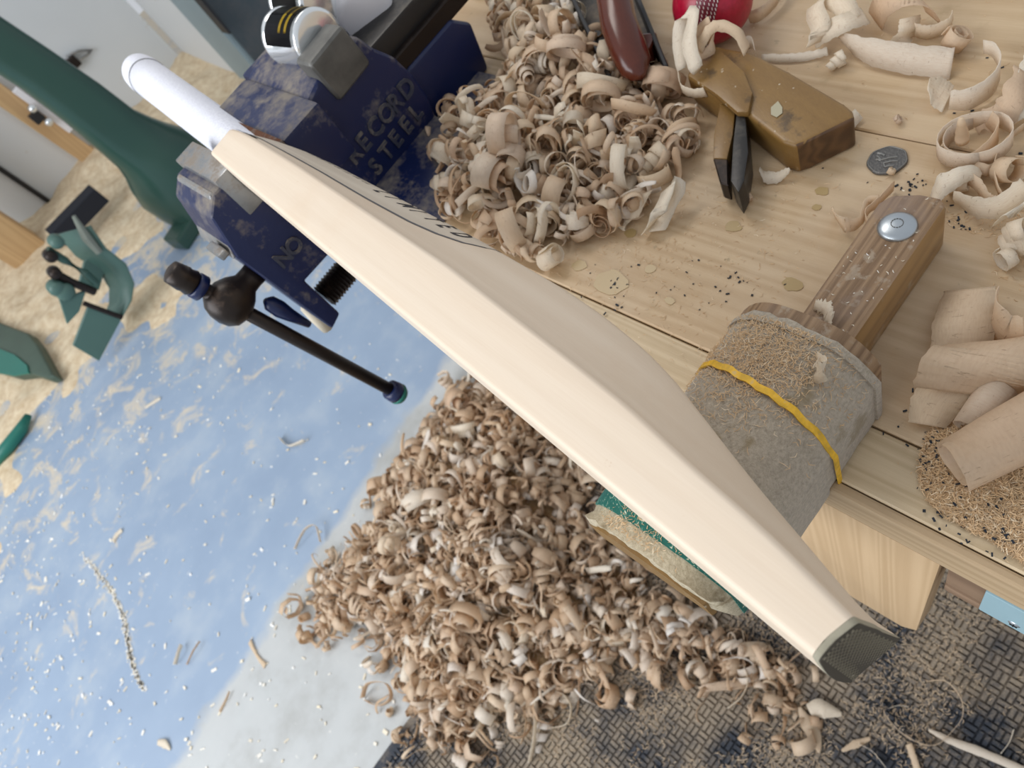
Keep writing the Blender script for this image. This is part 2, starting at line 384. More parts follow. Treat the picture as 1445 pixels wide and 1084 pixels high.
# ================================================================== WORKBENCH
bench = empty('workbench', (.6, .5, 0), 'pale pine workbench with a planked top strewn with shavings and a thick front edge', 'workbench')
YB0, YB1 = -.55, 1.02
def plank(x0, x1, mat_, z1=BENCH, th=.045, nm='plank'):
    return obj(nm, add_box(NB(), ((x0 + x1) / 2, (YB0 + YB1) / 2, z1 - th / 2), (x1 - x0 - .0006, YB1 - YB0, th), bev=.0012, seg=1), mat_, bench)
plank(.1392, .1805, M['bench_strip'], BENCH - .0015)
plank(.181, .400, M['bench']); plank(.4005, .62, M['bench']); plank(.6205, .84, M['bench']); plank(.8405, 1.05, M['bench'])
obj('front_lip', add_box(NB(), (.1352, (YB0 + YB1) / 2, .8795), (.0074, YB1 - YB0, .036), bev=.002), M['bench_face'], bench)
obj('front_rail', add_box(NB(), (.195, (YB0 + YB1) / 2, .80), (.03, YB1 - YB0, .10), bev=.002), M['brown_rail'], bench)
obj('under_rail', add_box(NB(), (.149, (YB0 + .038) / 2, .8395), (.029, .038 - YB0, .044), bev=.002), M['brown_rail'], bench)
obj('under_rail', add_box(NB(), (.150, (YB0 + .038) / 2, .811), (.034, .038 - YB0, .013), bev=.003), M['brown_rail'], bench)
for (lx, ly) in ((.24, -.45), (.24, .93), (.95, -.45), (.95, .93)):
    obj('leg', add_box(NB(), (lx, ly, .43), (.07, .07, .85), bev=.003), M['pine_vert'], bench)
obj('lower_rail', add_box(NB(), (.235, (YB0 + YB1) / 2, .66), (.028, YB1 - YB0, .05), bev=.003), M['brown_rail'], bench)
# short pine board hanging under the edge
pb = empty('pine_board', (.115, .12, .77), 'short honey pine board with upright grain fixed below the bench edge behind the bat toe', 'board')
poly = [Vector((.1317, .0415, .861)), Vector((.1317, .050, .632)), Vector((.1317, .062, .612)), Vector((.1317, .22, .60)), Vector((.1317, .22, .861))]
smooth_by_angle(obj('board', add_prism(NB(), poly, (.024, 0, 0), .0015), M['pine_vert'], pb))
# bracket
br = empty('bracket', (.133, -.05, .81), 'pale blue painted metal bracket plate with a screw under the bench edge', 'bracket')
obj('plate', add_box(NB(), (.1325, -.0565, .8365), (.0026, .145, .047), bev=.0012), M['blue_plate'], br)
p = at_x(1431, 881, .1313)
scr = obj('screw', add_lathe(NB(), p + Vector((.001, 0, 0)), (-1, 0, 0), [(0, .0036), (.001, .0035), (.0018, .0024), (.0021, .001)], 16), M['zinc'], br, True)
bm = NB(); add_box(bm, p + Vector((-.0013, 0, 0)), (.0006, .0042, .0007)); add_box(bm, p + Vector((-.0013, 0, 0)), (.0006, .0007, .0042)); obj('screw_slot', bm, M['black'], scr)

# ================================================================== BAT
A = Vector((.0237, .0392, 1.08)); U_ = Vector((.1073, .9942, 0)); W_ = Vector((.0867, -.0093, -.9962)); T_ = Vector((.9904, -.1069, .0872))
def bp(s, w_, t_): return A + U_ * s + W_ * w_ + T_ * t_
EDGE = [(-.003, .0185), (0, .0195), (.03, .0245), (.05, .0268), (.078, .0292), (.1035, .0322), (.121, .034), (.161, .0358), (.2715, .0392), (.373, .0375), (.4646, .0362), (.56, .033), (.5765, .0315), (.604, .0275)]
RID = [(-.011, .022), (0, .0245), (.0286, .0324), (.0645, .0416), (.0878, .0483), (.1114, .0555), (.1388, .0637), (.1632, .0686), (.1978, .0722), (.2334, .0735), (.2441, .0733), (.3224, .0712), (.433, .0648), (.511, .0604), (.56, .056), (.604, .050)]
HALF = .054
def back_t(s, w_):
    e, r = interp(EDGE, s), interp(RID, s)
    e0_ = e
    q = max(0, min(1, 1 - abs(w_ - HALF) / HALF))
    f = .55 * q + .45 * q * q * (3 - 2 * q)
    if q > .9: f -= (q - .9) ** 2 * 1.2
    tt = e + (r - e) * f / .988
    if s < .10 and w_ > HALF:
        k = (1 - max(0, s) / .10) ** .7; x = (w_ - HALF) / HALF; tt = tt * (1 - k) + (r + (.0300 - r) * x) * k
    return tt
SHO = .600
def sect(s, k=1.0, shrink=0.0):
    e = interp(EDGE, s); pts = []
    r = .0032
    def half(s): return HALF
    # shoulders: width narrows towards the handle
    wn = 0.0
    if s > .555: wn = .024 * ((s - .555) / (SHO - .555)) ** 1.5 * 0 
    # top edge with rounded corners
    for a in range(5): th = a / 4 * PI / 2; pts.append((r - r * math.sin(th), r - r * math.cos(th)))        # from face to edge
    pts = [(r - r * math.sin(a / 4 * PI / 2), r - r * math.cos(a / 4 * PI / 2)) for a in range(5)]
    for q in (.25, .5, .75): pts.append((0, r + (e - 2 * r) * q))
    pts += [(r - r * math.cos(a / 4 * PI / 2), e - r + r * math.sin(a / 4 * PI / 2)) for a in range(5)]
    n = 22
    for a in range(1, n): 
        w_ = r + (2 * HALF - 2 * r) * a / n; pts.append((w_, back_t(s, w_)))
    e = back_t(s, 2 * HALF)
    pts += [(2 * HALF - r + r * math.sin(a / 4 * PI / 2), e - r + r * math.cos(a / 4 * PI / 2)) for a in range(5)]
    for q in (.75, .5, .25): pts.append((2 * HALF, r + (e - 2 * r) * q))
    pts += [(2 * HALF - r + r * math.cos(a / 4 * PI / 2), r - r * math.sin(a / 4 * PI / 2)) for a in range(5)]
    for a in range(1, 10):
        w_ = 2 * HALF - r - (2 * HALF - 2 * r) * a / 10; pts.append((w_, -.0025 * math.sin(PI * a / 10)))
    sl = .20 * max(0, 1 - max(0, s) / .02)
    return [bp(s - sl * max(0, t_ - .008), HALF + (w_ - HALF) * k, t_) for (w_, t_) in pts]
bat = empty('cricket_bat', bp(.25, .108, .02), 'pale willow cricket bat clamped on edge with a white grip, resting over the felt support', 'cricket bat')
stn = [.0015, .006] + [0.015 + i * .011 for i in range(50)]
rings = [sect(s) for s in stn]
for (ds, k) in ((.574, 1), (.584, 1), (.592, .985), (.598, .95), (.603, .88), (.606, .80)): rings.append(sect(ds, k))
# the shoulder end drops back to the handle
bm = add_loft(NB(), rings)
bmesh.ops.recalc_face_normals(bm, faces=bm.faces)
smooth_by_angle(obj('blade', bm, M['willow'], bat), 50)
# rubber toe guard
bm = add_loft(NB(), [sect(.0014), sect(.0002), sect(-.0008, .992)]); bmesh.ops.recalc_face_normals(bm, faces=bm.faces)
toe = smooth_by_angle(obj('toe_guard', bm, M['rubber_lip'], bat), 50)
rg = sect(-.0012, .985); cen = sum(rg, Vector()) / len(rg); rg = [cen + (p - cen) * .99 for p in rg]
bm = add_loft(NB(), [[p + U_ * .0008 for p in rg], rg]); bmesh.ops.recalc_face_normals(bm, faces=bm.faces)
obj('sole', bm, M['rubber'], toe)
bm = NB(); n = 0
for a in range(26):
    w_ = .0035 + a * .0040
    tmax = back_t(0, w_) - .0022; tt = .0022 + (a % 2) * .0011
    while tt < tmax:
        fast_box(bm, bp(-.0016, w_, tt) - U_ * max(0, tt - .008) * .20, (.0012, .0006, .0013), rot=Matrix((T_, U_, -W_)).transposed()); tt += .0022
tag(obj('stipple', bm, m_plain('rubber_stipple', (.19, .165, .115), .6), toe), kind='stuff')
# handle with grip
def ring(s, rw, rt, w0=HALF, t0=.022, n=28): return [bp(s, w0 + rw * math.cos(2 * PI * k / n), t0 + rt * math.sin(2 * PI * k / n)) for k in range(n)]
T0 = [(.5, .026), (.6, .0245), (1.1, .022)]
def hr(s, r, q=1.0): return ring(s, r, r * q, HALF, interp(T0, s))
bm = add_loft(NB(), [hr(.50, .017), hr(.60, .0185), hr(.64, .0205), hr(.70, .0215), hr(.80, .0222), hr(.90, .0228), hr(.975, .0235)])
obj('grip', bm, M['grip'], bat, True)
bm = add_loft(NB(), [hr(.9755, .0225), hr(.977, .0238), hr(.995, .0240), hr(1.012, .0228), hr(1.022, .018), hr(1.026, .009)])
obj('grip_end', bm, M['grip'], bat, True)
bm = add_loft(NB(), [hr(.9735, .0236), hr(.974, .0241), hr(.9756, .0241), hr(.976, .0236)]); obj('end_ring', bm, M['print_grey'], bat, True)
# black tape where the shoulders meet the grip
bm = NB(); add_loft(bm, [hr(.596, .0212), hr(.604, .0222), hr(.622, .0222), hr(.628, .0212)]); obj('shoulder_tape', bm, M['print_black'], bat, True)
# printed label on the back: border line, pale ground, letters
def on_back(s, w_, off=.00025): return bp(s, w_, back_t(s, w_) + off)
LINE = [(.598, .009), (.56, .011), (.52, .0135), (.46, .016), (.40, .018), (.35, .0215), (.325, .026), (.308, .033), (.299, .043), (.2965, .054)]
def strip(path, wd, off, up=True):
    bm = NB(); prev = None
    for k, (s, w_) in enumerate(path):
        a = bm.verts.new(on_back(s, w_ - wd / 2, off)); b = bm.verts.new(on_back(s, w_ + wd / 2, off))
        if prev: bm.faces.new((prev[0], prev[1], b, a))
        prev = (a, b)
    return bm
fine = []
for (a, b) in zip(LINE, LINE[1:]):
    for k in range(6): q = k / 6; fine.append((a[0] + (b[0] - a[0]) * q, a[1] + (b[1] - a[1]) * q))
fine.append(LINE[-1])
bm = NB(); prev = None
for (s, w_) in fine:
    row = [bm.verts.new(on_back(s, w_ + (HALF * 2 - 2 * w_) * k / 16, .00012)) for k in range(17)]
    if prev:
        for k in range(16): bm.faces.new((prev[k], prev[k + 1], row[k + 1], row[k]))
    prev = row
lab = obj('back_label', bm, M['label_pale'], bat, True)
bm = strip(fine, .0021, .0004); bm2 = strip([(s, 2 * HALF - w_) for s, w_ in fine], .0021, .0004)
me_ = bpy.data.meshes.new('tmp'); bm2.to_mesh(me_); bm.from_mesh(me_); bm2.free()
obj('label_border', bm, M['print_grey'], lab, True)
bm = NB(); prev = None
for (s, w0, w1) in ((.60, .004, .010), (.585, .004, .011), (.57, .004, .0095), (.555, .004, .006)):
    a = bm.verts.new(on_back(s, w0, .0003)); b = bm.verts.new(on_back(s, w1, .0003))
    if prev: bm.faces.new((prev[0], prev[1], b, a))
    prev = (a, b)
obj('shoulder_print', bm, M['print_black'], bat)
def back_text(txt, s0, base, size, step):
    bm = NB(); s = s0
    for ch in txt:
        if ch != ' ':
            tb = text_mesh(ch, size)
            for v in tb.verts: v.co = on_back(s - v.co.x * .8, base + v.co.y, .0005)
            me = bpy.data.meshes.new('t'); tb.to_mesh(me); tb.free(); bm.from_mesh(me)
        s -= step
    return bm
obj('lettering', back_text('LIMITED', .428, .036, .018, .0165), M['print_black'], lab)
bm = NB(); s = .545
for k in range(7):
    for q in range(2):
        a = [on_back(s - .002 * q - .0035 * q, .041 + .001 * (k % 2), .0005), on_back(s - .002 * q - .0035 * q - .0016, .041, .0005), on_back(s - .002 * q - .0035 * q - .0026, .053, .0005), on_back(s - .002 * q - .0035 * q - .001, .053, .0005)]
        bm.faces.new([bm.verts.new(p) for p in a])
    s -= .0150
obj('faint_lettering', bm, M['print_black'], lab)

# ================================================================== FELT SUPPORT
sup = empty('felt_support', (.2, .15, BENCH), 'aged wooden arm bolted to the bench with a felt-wrapped head under the bat', 'support')
def arch(x, y0, y1, z0, z1, rr, n=10, dz=0.0):
    """profile in the y-z plane, arched top"""
    pts = [Vector((x, y0, z0))]
    for k in range(n + 1):
        q = k / n; yy = y0 + (y1 - y0) * q
        h = z0 + (z1 - z0) * (1 - abs(2 * q - 1) ** 3.2 * rr)
        pts.append(Vector((x, yy, h)))
    pts.append(Vector((x, y1, z0))); return pts
def felt_ring(x, jit, g=0.0, z0=None):
    rnd = random.Random(int(x * 9000)); z0_ = (.9015 if x > .131 else .893) if z0 is None else z0
    pts = arch(x, .108 - g, .205 + g, z0_, .9725 + g, .42, 16)
    return [p + Vector((rnd.uniform(-jit, jit), rnd.uniform(-jit, jit) * .5, rnd.uniform(-jit, 0) * .4)) for p in pts]
xs = [.062, .075, .09, .105, .118, .129, .1312, .145, .155, .165, .175, .184]
bm = add_loft(NB(), [felt_ring(x, .0008) for x in xs] + [felt_ring(.1875, .0012, -.0004)]); bmesh.ops.recalc_face_normals(bm, faces=bm.faces)
smooth_by_angle(obj('felt_wrap', bm, M['felt'], sup), 60)
# second felt layer with its own end under the first
bm = add_loft(NB(), [felt_ring(.184, .0006, .0014), felt_ring(.188, .0008, .0016), felt_ring(.1905, .0014, .0010)]); bmesh.ops.recalc_face_normals(bm, faces=bm.faces)
smooth_by_angle(obj('felt_edge', bm, M['felt'], sup), 60)
# left pad
def pad_ring(x, jit, g=0.0, z0=.905):
    rnd = random.Random(int(x * 9000) + 5)
    pts = arch(x, .108 - g + .006 * max(0, (.04 - x) / .02), .207 + g - .004 * max(0, (.04 - x) / .02), z0, .9725 + g, .38, 16)
    return [p + Vector((rnd.uniform(-jit, jit), rnd.uniform(-jit, jit) * .5, rnd.uniform(-jit, 0) * .4)) for p in pts]
bm = add_loft(NB(), [pad_ring(x, .0007) for x in (.0615, .055, .047, .039, .033)] + [pad_ring(.027, .0009, -.001, .935), pad_ring(.0255, .0010, -.006, .94)]); bmesh.ops.recalc_face_normals(bm, faces=bm.faces)
smooth_by_angle(obj('felt_pad', bm, M['felt_worn'], sup), 60)
bm = add_loft(NB(), [pad_ring(x, 0, -.004, .925) for x in (.0275, .0242)]); bmesh.ops.recalc_face_normals(bm, faces=bm.faces)
obj('core_end', bm, M['boxwood'], sup)
bm = add_loft(NB(), [pad_ring(.056, .0002, .0009), pad_ring(.0375, .0002, .0009)]); bmesh.ops.recalc_face_normals(bm, faces=bm.faces)
obj('green_tape', bm, M['green_tape'], sup)
# wooden core disc at the right end and the arm
bm = add_loft(NB(), [arch(x, .113, .205, BENCH, .967, .38, 16) for x in (.190, .2015)]); bmesh.ops.recalc_face_normals(bm, faces=bm.faces)
smooth_by_angle(obj('core', bm, M['post'], sup), 40)
ZA = .9425
arm_poly = [Vector((.200, .1335, ZA)), Vector((.200, .1705, ZA)), Vector((.308, .1715, ZA)), Vector((.3165, .167, ZA)), Vector((.3225, .152, ZA)), Vector((.3235, .139, ZA)), Vector((.3185, .1335, ZA))]
bm = add_prism(NB(), arm_poly, (0, 0, BENCH - ZA + .0002), .003, 2)
arm = smooth_by_angle(obj('arm', bm, [M['post'], M['post_side']], sup), 40)
for p_ in arm.data.polygons:
    if p_.normal.z < .5: p_.material_index = 1
pb_ = at_z(1266, 318, ZA + .002)
bolt = obj('coach_bolt', add_lathe(NB(), Vector((pb_.x, pb_.y, ZA - .001)), (0, 0, 1), [(0, .0115), (.0018, .0117), (.0030, .0108), (.0042, .0085), (.0050, .0055), (.0053, .002), (.00535, .0005)], 36), M['zinc'], sup, True)
tag(bolt, 'round zinc bolt head')
# stamped marks on the bolt head
bm = NB()
for a in range(14):
    th = a / 14 * 2 * PI; add_box(bm, (pb_.x + .0035 * math.cos(th), pb_.y + .0035 * math.sin(th), ZA + .0043), (.0012, .0004, .0005), rot=Matrix.Rotation(th + PI / 2, 3, 'Z'))
obj('stamped_ring', bm, M['grey_steel'], bolt)
# yellow band round the felt
pts = []
rb = random.Random(4)
prof = [p for p in arch(0, .1065, .2075, .885, .9745, .42, 26)]
bm = NB(); rings = []
prof = [Vector((0, .1065, .80 + .085 * k / 4)) for k in range(4)][3:] + prof
cp = []
for k, p_ in enumerate(prof):
    q = (p_.y - .1065) / .101
    x = .150 - .011 * q + .0008 * math.sin(k * 1.3)
    x = .1385 + .0115 * q * 1 + .0006 * math.sin(k * 1.7)
    cp.append(Vector((x, p_.y, p_.z)))
cen = Vector((.145, .157, .92))
for k, p_ in enumerate(cp):
    out = Vector((0, p_.y - cen.y, p_.z - cen.z)).normalized(); wd = .0021 if k > 3 else .0018
    rings.append([p_ + Vector((-wd, 0, 0)), p_ + Vector((-wd, 0, 0)) + out * .0012, p_ + Vector((wd, 0, 0)) + out * .0012, p_ + Vector((wd, 0, 0))])
add_loft(bm, rings); bmesh.ops.recalc_face_normals(bm, faces=bm.faces)
obj('yellow_band', bm, M['yellow'], sup)

# ================================================================== VISE
VB = Vector((.25, .70, BENCH))
vise = empty('bench_vise', VB, 'dusty blue cast iron bench vise with steel jaws gripping the bat handle', 'vise')
YV = .645
def pv(px, py, y=YV): return at_y(px, py, y)
# fixed body: side casting
poly = [pv(*q) for q in ((428, 198), (432, 150), (447, 116), (480, 78), (505, 50), (528, 68), (558, 80), (585, 106), (607, 138), (622, 175), (628, 225), (610, 290), (560, 300), (500, 262), (455, 225))]
poly = [Vector((p.x, YV, max(p.z, BENCH + .001) if p.x > .2 else p.z)) for p in poly]
bm = add_prism(NB(), poly, (0, .13, 0), .007, 3)
fixed = smooth_by_angle(obj('fixed_body', bm, M['vise_blue'], vise), 30)
# steel anvil pad on top of the body
a0, a1 = at_z(447, 116, 1.035), at_z(505, 50, 1.05)
bm = add_box(NB(), (.2365, .6545, 1.040), (.050, .030, .046), rot=Matrix.Rotation(-.05, 3, 'Y'), bev=.006, seg=3)
smooth_by_angle(obj('anvil_pad', bm, M['grey_steel'], fixed), 30)
smooth_by_angle(obj('body_foot', add_prism(NB(), [Vector((.165, y_, z_)) for (y_, z_) in ((.650, .925), (.575, .913), (.548, .9012), (.650, .9012))], (.125, 0, 0), .003, 2), M['vise_blue'], fixed), 30)
# raised letters on the side casting
def vise_text(txt, p0, p1, size, parent, stretch=1.0):
    p0, p1 = Vector(p0), Vector(p1); d = (p1 - p0); n = len(txt); step = d.length / max(1, n - 1); d.normalize()
    upv = Vector((-d.z, 0, d.x)); bm = NB()
    for k, ch in enumerate(txt):
        if ch == ' ': continue
        tb = text_mesh(ch, size, .0012); o = p0 + d * step * k
        for v in tb.verts: v.co = o + d * (v.co.x * .92) + upv * v.co.y + Vector((0, -v.co.z - .0008, 0))
        me = bpy.data.meshes.new('t'); tb.to_mesh(me); tb.free(); bm.from_mesh(me)
    return obj('lettering', bm, M['vise_letter'], parent)
vise_text('RECORD', pv(500, 234), pv(572, 143), .027, fixed)
vise_text('STEEL', pv(532, 248), pv(588, 172), .026, fixed)
vise_text('VICE', pv(566, 266), pv(604, 212), .022, fixed)
# fixed jaw towards the handle
fj = obj('fixed_jaw', add_box(NB(), (.166, .700, 1.010), (.05, .150, .062), bev=.005, seg=2), M['vise_blue'], vise)
smooth_by_angle(fj, 30)
obj('jaw_plate', add_box(NB(), (.1365, .700, 1.020), (.010, .152, .046), bev=.0015), M['rust_steel'], fj)
# base block behind, on the bench
poly = [pv(*q) for q in ((612, 150), (612, 100), (640, 20), (665, -30), (700, -10), (712, 30), (706, 60), (690, 130), (660, 200), (640, 240))]
poly = [Vector((p.x, YV + .012, max(p.z, BENCH + .0005))) for p in poly]
poly = [Vector((.262, .658, .9005)), Vector((.262, .658, .962)), Vector((.300, .658, .975)), Vector((.372, .658, .975)), Vector((.392, .658, .955)), Vector((.384, .658, .9005))]
smooth_by_angle(obj('base', add_prism(NB(), poly, (0, .11, 0), .006, 3), M['vise_blue_clean'], vise), 30)
bn = at_z(672, 78, .906); obj('base_nut', add_lathe(NB(), Vector((.352, .632, .9005)), (0, 0, 1), [(0, .013), (.004, .013), (.006, .011), (.008, .006)], 6), M['grey_steel'], vise)
obj('base_flange', add_box(NB(), (.335, .643, .9055), (.07, .045, .009), bev=.002), M['vise_blue'], vise)
# slide bar
bm = NB(); add_box(bm, (.355, .694, .998), (.17, .048, .034), bev=.003); sl = smooth_by_angle(obj('slide_bar', bm, M['steel_bar'], vise), 30)
obj('slide_rib', add_box(NB(), (.355, .667, .982), (.17, .010, .020), bev=.002), M['iron_dark'], sl)
# movable jaw
mpoly = [pv(*q) for q in ((262, 240), (298, 308), (335, 365), (470, 465), (481, 443), (431, 397), (482, 341), (540, 372), (500, 320), (400, 262), (338, 236))]
mv = smooth_by_angle(obj('moving_jaw', add_prism(NB(), [Vector((p.x, YV, min(p.z, 1.046))) for p in mpoly], (0, .085, 0), .004, 3), M['vise_blue'], vise), 30)
smooth_by_angle(obj('jaw_plate', add_box(NB(), (.0865, .690, 1.030), (.026, .092, .046), bev=.002), M['steel_jaw'], mv), 30)
e0, e1 = pv(262, 240), pv(335, 365); e0.z = min(e0.z, 1.046)
obj('front_sky_glint', add_prism(NB(), [e0 + Vector((-.003, .004, 0)), e1 + Vector((-.003, .004, 0)), e1 + Vector((.002, .004, 0)), e0 + Vector((.002, .004, 0))], (0, .076, 0), .001, 1), M['steel_jaw'], mv)  # bright strip added as the sky's shine on the jaw's front face
pb2 = pv(324, 358); obj('edge_lug', add_box(NB(), (pb2.x - .004, YV + .02, pb2.z), (.010, .03, .008), bev=.002), M['steel_jaw'], mv)
vise_text('NO 112', pv(398, 380), pv(470, 300), .025, mv)
# lead screw
bm = NB(); prof = [(0, .012)]
for k in range(22): prof += [(.002 + k * .0045, .0165), (.004 + k * .0045, .0142)]
rs = at_y(457, 420, .69); add_lathe(bm, rs, (1, 0, .0), prof, 20); obj('lead_screw', bm, M['iron_dark'], vise)
# front boss with handle bar
BO = Vector((-.004, .676, .946))
bm = NB(); add_lathe(bm, BO + Vector((.044, 0, 0)), (-1, 0, 0), [(0, .013), (.010, .0125), (.018, .013), (.026, .019), (.036, .0235), (.046, .0245), (.056, .022), (.063, .015), (.066, .006)], 28)
boss = obj('screw_boss', bm, M['iron_dark'], vise, True)
h0 = at_y(272, 405, .66); h1 = at_y(562, 556, .64)
h0 = BO + (BO - h1).normalized() * .052
hb = obj('handle_bar', add_cyl(NB(), h0, h1, .0078, seg=18), M['iron_dark'], boss, True)
dr = (h1 - h0).normalized()
obj('handle_knob', add_lathe(NB(), h0 - dr * .014, dr, [(0, .007), (.002, .0115), (.016, .013), (.018, .0122), (.024, .0135), (.028, .010)], 24), M['iron_dark'], hb, True)
obj('blue_collar', add_lathe(NB(), h0 + dr * .013, dr, [(0, .0122), (.001, .0135), (.009, .0135), (.010, .0105)], 24), M['vise_blue_clean'], hb, True)
obj('blue_collar', add_lathe(NB(), h1 - dr * .016, dr, [(0, .0085), (.001, .0125), (.009, .0135), (.013, .0135)], 24), M['vise_blue_clean'], hb, True)
obj('end_cap', add_lathe(NB(), h1 - dr * .003, dr, [(0, .0135), (.004, .0138), (.009, .011), (.011, .005)], 24), M['green_plastic'], hb, True)
# blue quick release lever with pale end
lv = at_z(400, 435, .86)
L0 = Vector((.030, .652, .862)); 
l0, l1, l2 = at_y(374, 424, .665), at_y(408, 444, .665), at_y(436, 458, .665)
bm = NB(); add_tube(bm, [l0, l0.lerp(l1, .2), l0.lerp(l1, .6), l1, l2], [.003, .0085, .0095, .0075, .004], 14); lev = obj('release_lever', bm, M['vise_blue_clean'], vise, True)
l3, l4 = at_y(432, 432, .70), at_y(462, 462, .70)
bm = add_tube(NB(), [l3, l3.lerp(l4, .5), l4], [.008, .009, .0085], 10); tag(obj('lever_tag', bm, M['cream'], lev, True), 'cream coloured end')

# tins behind the jaw
def tin(c, ln, r, nm, label, colname, marks):
    c = Vector(c); root = empty(nm, c - Vector((0, 0, r)), label, 'tin')
    ax = Vector((-.10, .995, 0)).normalized(); p0 = c - ax * ln / 2
    obj('can_body', add_lathe(NB(), p0, ax, [(0, r * .86), (.001, r), (.004, r), (.0055, r * .97), (ln - .0055, r * .97), (ln - .004, r), (ln - .001, r), (ln, r * .86)], 36), M['silver'], root, True)
    q = ax.to_track_quat('Z', 'Y').to_matrix()
    def band(a, b, rr, th0, th1, m, name):
        bm = NB(); n = 26; prev = None
        for k in range(n + 1):
            th = th0 + (th1 - th0) * k / n
            d = Vector((math.cos(th), 0, math.sin(th)))
            v0, v1 = bm.verts.new(p0 + ax * a + d * rr), bm.verts.new(p0 + ax * b + d * rr)
            if prev: bm.faces.new((prev[0], prev[1], v1, v0))
            prev = (v0, v1)
        bmesh.ops.solidify(bm, geom=bm.faces[:], thickness=.0002)
        return obj(name, bm, m, root, True)
    band(.008, ln - .008, r * .99, -1.2, 2.75, M['can_label'], 'label')
    for (a, b) in marks: band(a, b, r * 1.0, .3, 2.3, M[colname], 'printed_stripe')
    return root
tc = at_z(425, 57, 1.056); tin((.243, .702, 1.056), .060, .027, 'paint_tin', 'silver tin with black label and yellow stripes lying on the vise', 'can_yellow', [(.014, .018), (.024, .028)])
tc = at_z(443, 4, 1.056); tin((tc.x, tc.y + .014, 1.056), .060, .027, 'paint_tin', 'silver tin with black label and green print lying behind the yellow striped tin', 'can_green', [(.010, .016), (.038, .043)])
obj('rear_shelf', add_box(NB(), (.245, .765, 1.0165), (.09, .11, .022), bev=.005), M['vise_blue'], vise)
TB = at_z(516, 22, 1.02); TD = Vector((.42, .90, 0)).normalized()
tub = empty('plastic_tub', (.315, .80, .9), 'white plastic tub lying between the tins and the dark slide of the vise', 'tub')
obj('tub_stand', add_box(NB(), tuple(TB + TD * .06 + Vector((0, 0, -.0325 - .0435))), (.05, .07, .087), bev=.003), M['cream'], tub)
obj('tub_body', add_lathe(NB(), TB, TD, [(0, .026), (.002, .031), (.08, .033), (.10, .033), (.102, .030)], 36), M['white_plastic'], tub, True)
obj('tub_lid', add_lathe(NB(), TB, TD, [(-.006, .024), (-.004, .029), (.002, .032), (.006, .0325), (.0065, .030)], 36), M['white_plastic'], tub, True)

# ================================================================== BALL, COIN, PLANES
bc = at_z(1005, 3, BENCH + .036)
ball = empty('cricket_ball', (bc.x, bc.y, BENCH), 'shiny dark red cricket ball with white stitching behind the wooden plane', 'ball')
bm = NB(); bmesh.ops.create_uvsphere(bm, u_segments=48, v_segments=32, radius=.0355); bmesh.ops.translate(bm, verts=bm.verts, vec=bc); obj('leather', bm, M['ball'], ball, True)
ax = (RCV.transposed() @ Vector((.93, .28, -.25))).normalized(); q = ax.to_track_quat('Z', 'Y').to_matrix()
def ringpts(off, n, ph=0): 
    rr = math.sqrt(.0357 ** 2 - off ** 2); return [bc + q @ Vector((rr * math.cos(2 * PI * (k + ph) / n), rr * math.sin(2 * PI * (k + ph) / n), off)) for k in range(n)]
bm = NB(); add_lathe(bm, bc - ax * .0095, ax, [(0, .0343), (.0008, .0350), (.0095, .0363), (.0182, .0350), (.019, .0343)], 64); obj('seam', bm, M['ball_seam'], ball, True)
bm = NB()
for off in (-.0085, -.0055, -.002, .002, .0055, .0085):
    n = 70
    for k in range(n):
        th = 2 * PI * k / n; rr = math.sqrt(.0362 ** 2 - off ** 2) + .0002
        pos = bc + q @ Vector((rr * math.cos(th), rr * math.sin(th), off)); out = (pos - bc).normalized()
        tan = ax.cross(out).normalized(); r3 = Matrix((tan, tan.cross(out) * -1, out)).transposed() @ Matrix.Rotation(.45, 3, 'Z')
        fast_box(bm, pos, (.0022, .0007, .0006), rot=r3)
tag(obj('stitching', bm, M['stitch'], ball), 'white stitching rows', kind='stuff')
bm = NB()
for k in range(16):     # embossed maker's ring, worn
    th = 2 * PI * k / 16; c_ = (RCV.transposed() @ Vector((-.45, .25, -.85))).normalized(); qq = c_.to_track_quat('Z', 'Y').to_matrix()
    add_box(bm, bc + c_ * .0353 + qq @ Vector((.0045 * math.cos(th), .0045 * math.sin(th), -.0001)), (.0009, .0003, .0003), rot=qq @ Matrix.Rotation(th, 3, 'Z'))
obj('worn_stamp', bm, M['stitch'], ball)

cc = at_z(1252, 227, BENCH + .0009)
coin = empty('coin', (cc.x, cc.y, BENCH), 'tarnished seven-sided silver coin lying on the bench beyond the bolted arm', 'coin')
bm = NB(); R7 = .01365; pr = []
for k in range(7):
    for j in range(5):
        a0 = 2 * PI * (k + j / 5) / 7 + .35; rr = R7 * (1 - .022 * math.cos((j / 5 - .5) * 2 * PI) * 1) if True else R7
        pr.append((rr * math.cos(a0), rr * math.sin(a0)))
add_prism(bm, [Vector((cc.x + a, cc.y + b, BENCH + .0002)) for a, b in pr], (0, 0, .0017), .0003, 1); obj('disc', bm, M['coin'], coin)
bm = NB()
rim = [Vector((cc.x + a * .93, cc.y + b * .93, BENCH + .0020)) for a, b in pr]
add_tube(bm, rim + [rim[0]], .00035, 6)
uax = Vector((-.5, .86, 0)); vax = Vector((.86, .5, 0))          # figure upright direction on the coin
def cpnt(a, b, z=.0019): return Vector((cc.x, cc.y, BENCH + z)) + vax * a * R7 + uax * b * R7
for (a, b) in (((-.5, -.3), (-.5, .15)), ((-.2, -.5), (-.2, .2)), ((.1, -.5), (.05, .3)), ((.35, .1), (.62, .45)), ((.05, .3), (.12, .55)), ((-.5, .15), (-.2, .2)), ((.05, .3), (.4, .5))):
    add_tube(bm, [cpnt(*a), cpnt((a[0] + b[0]) / 2 + .03, (a[1] + b[1]) / 2, .0021), cpnt(*b)], .0007, 6)
obj('relief', bm, M['coin_relief'], coin)

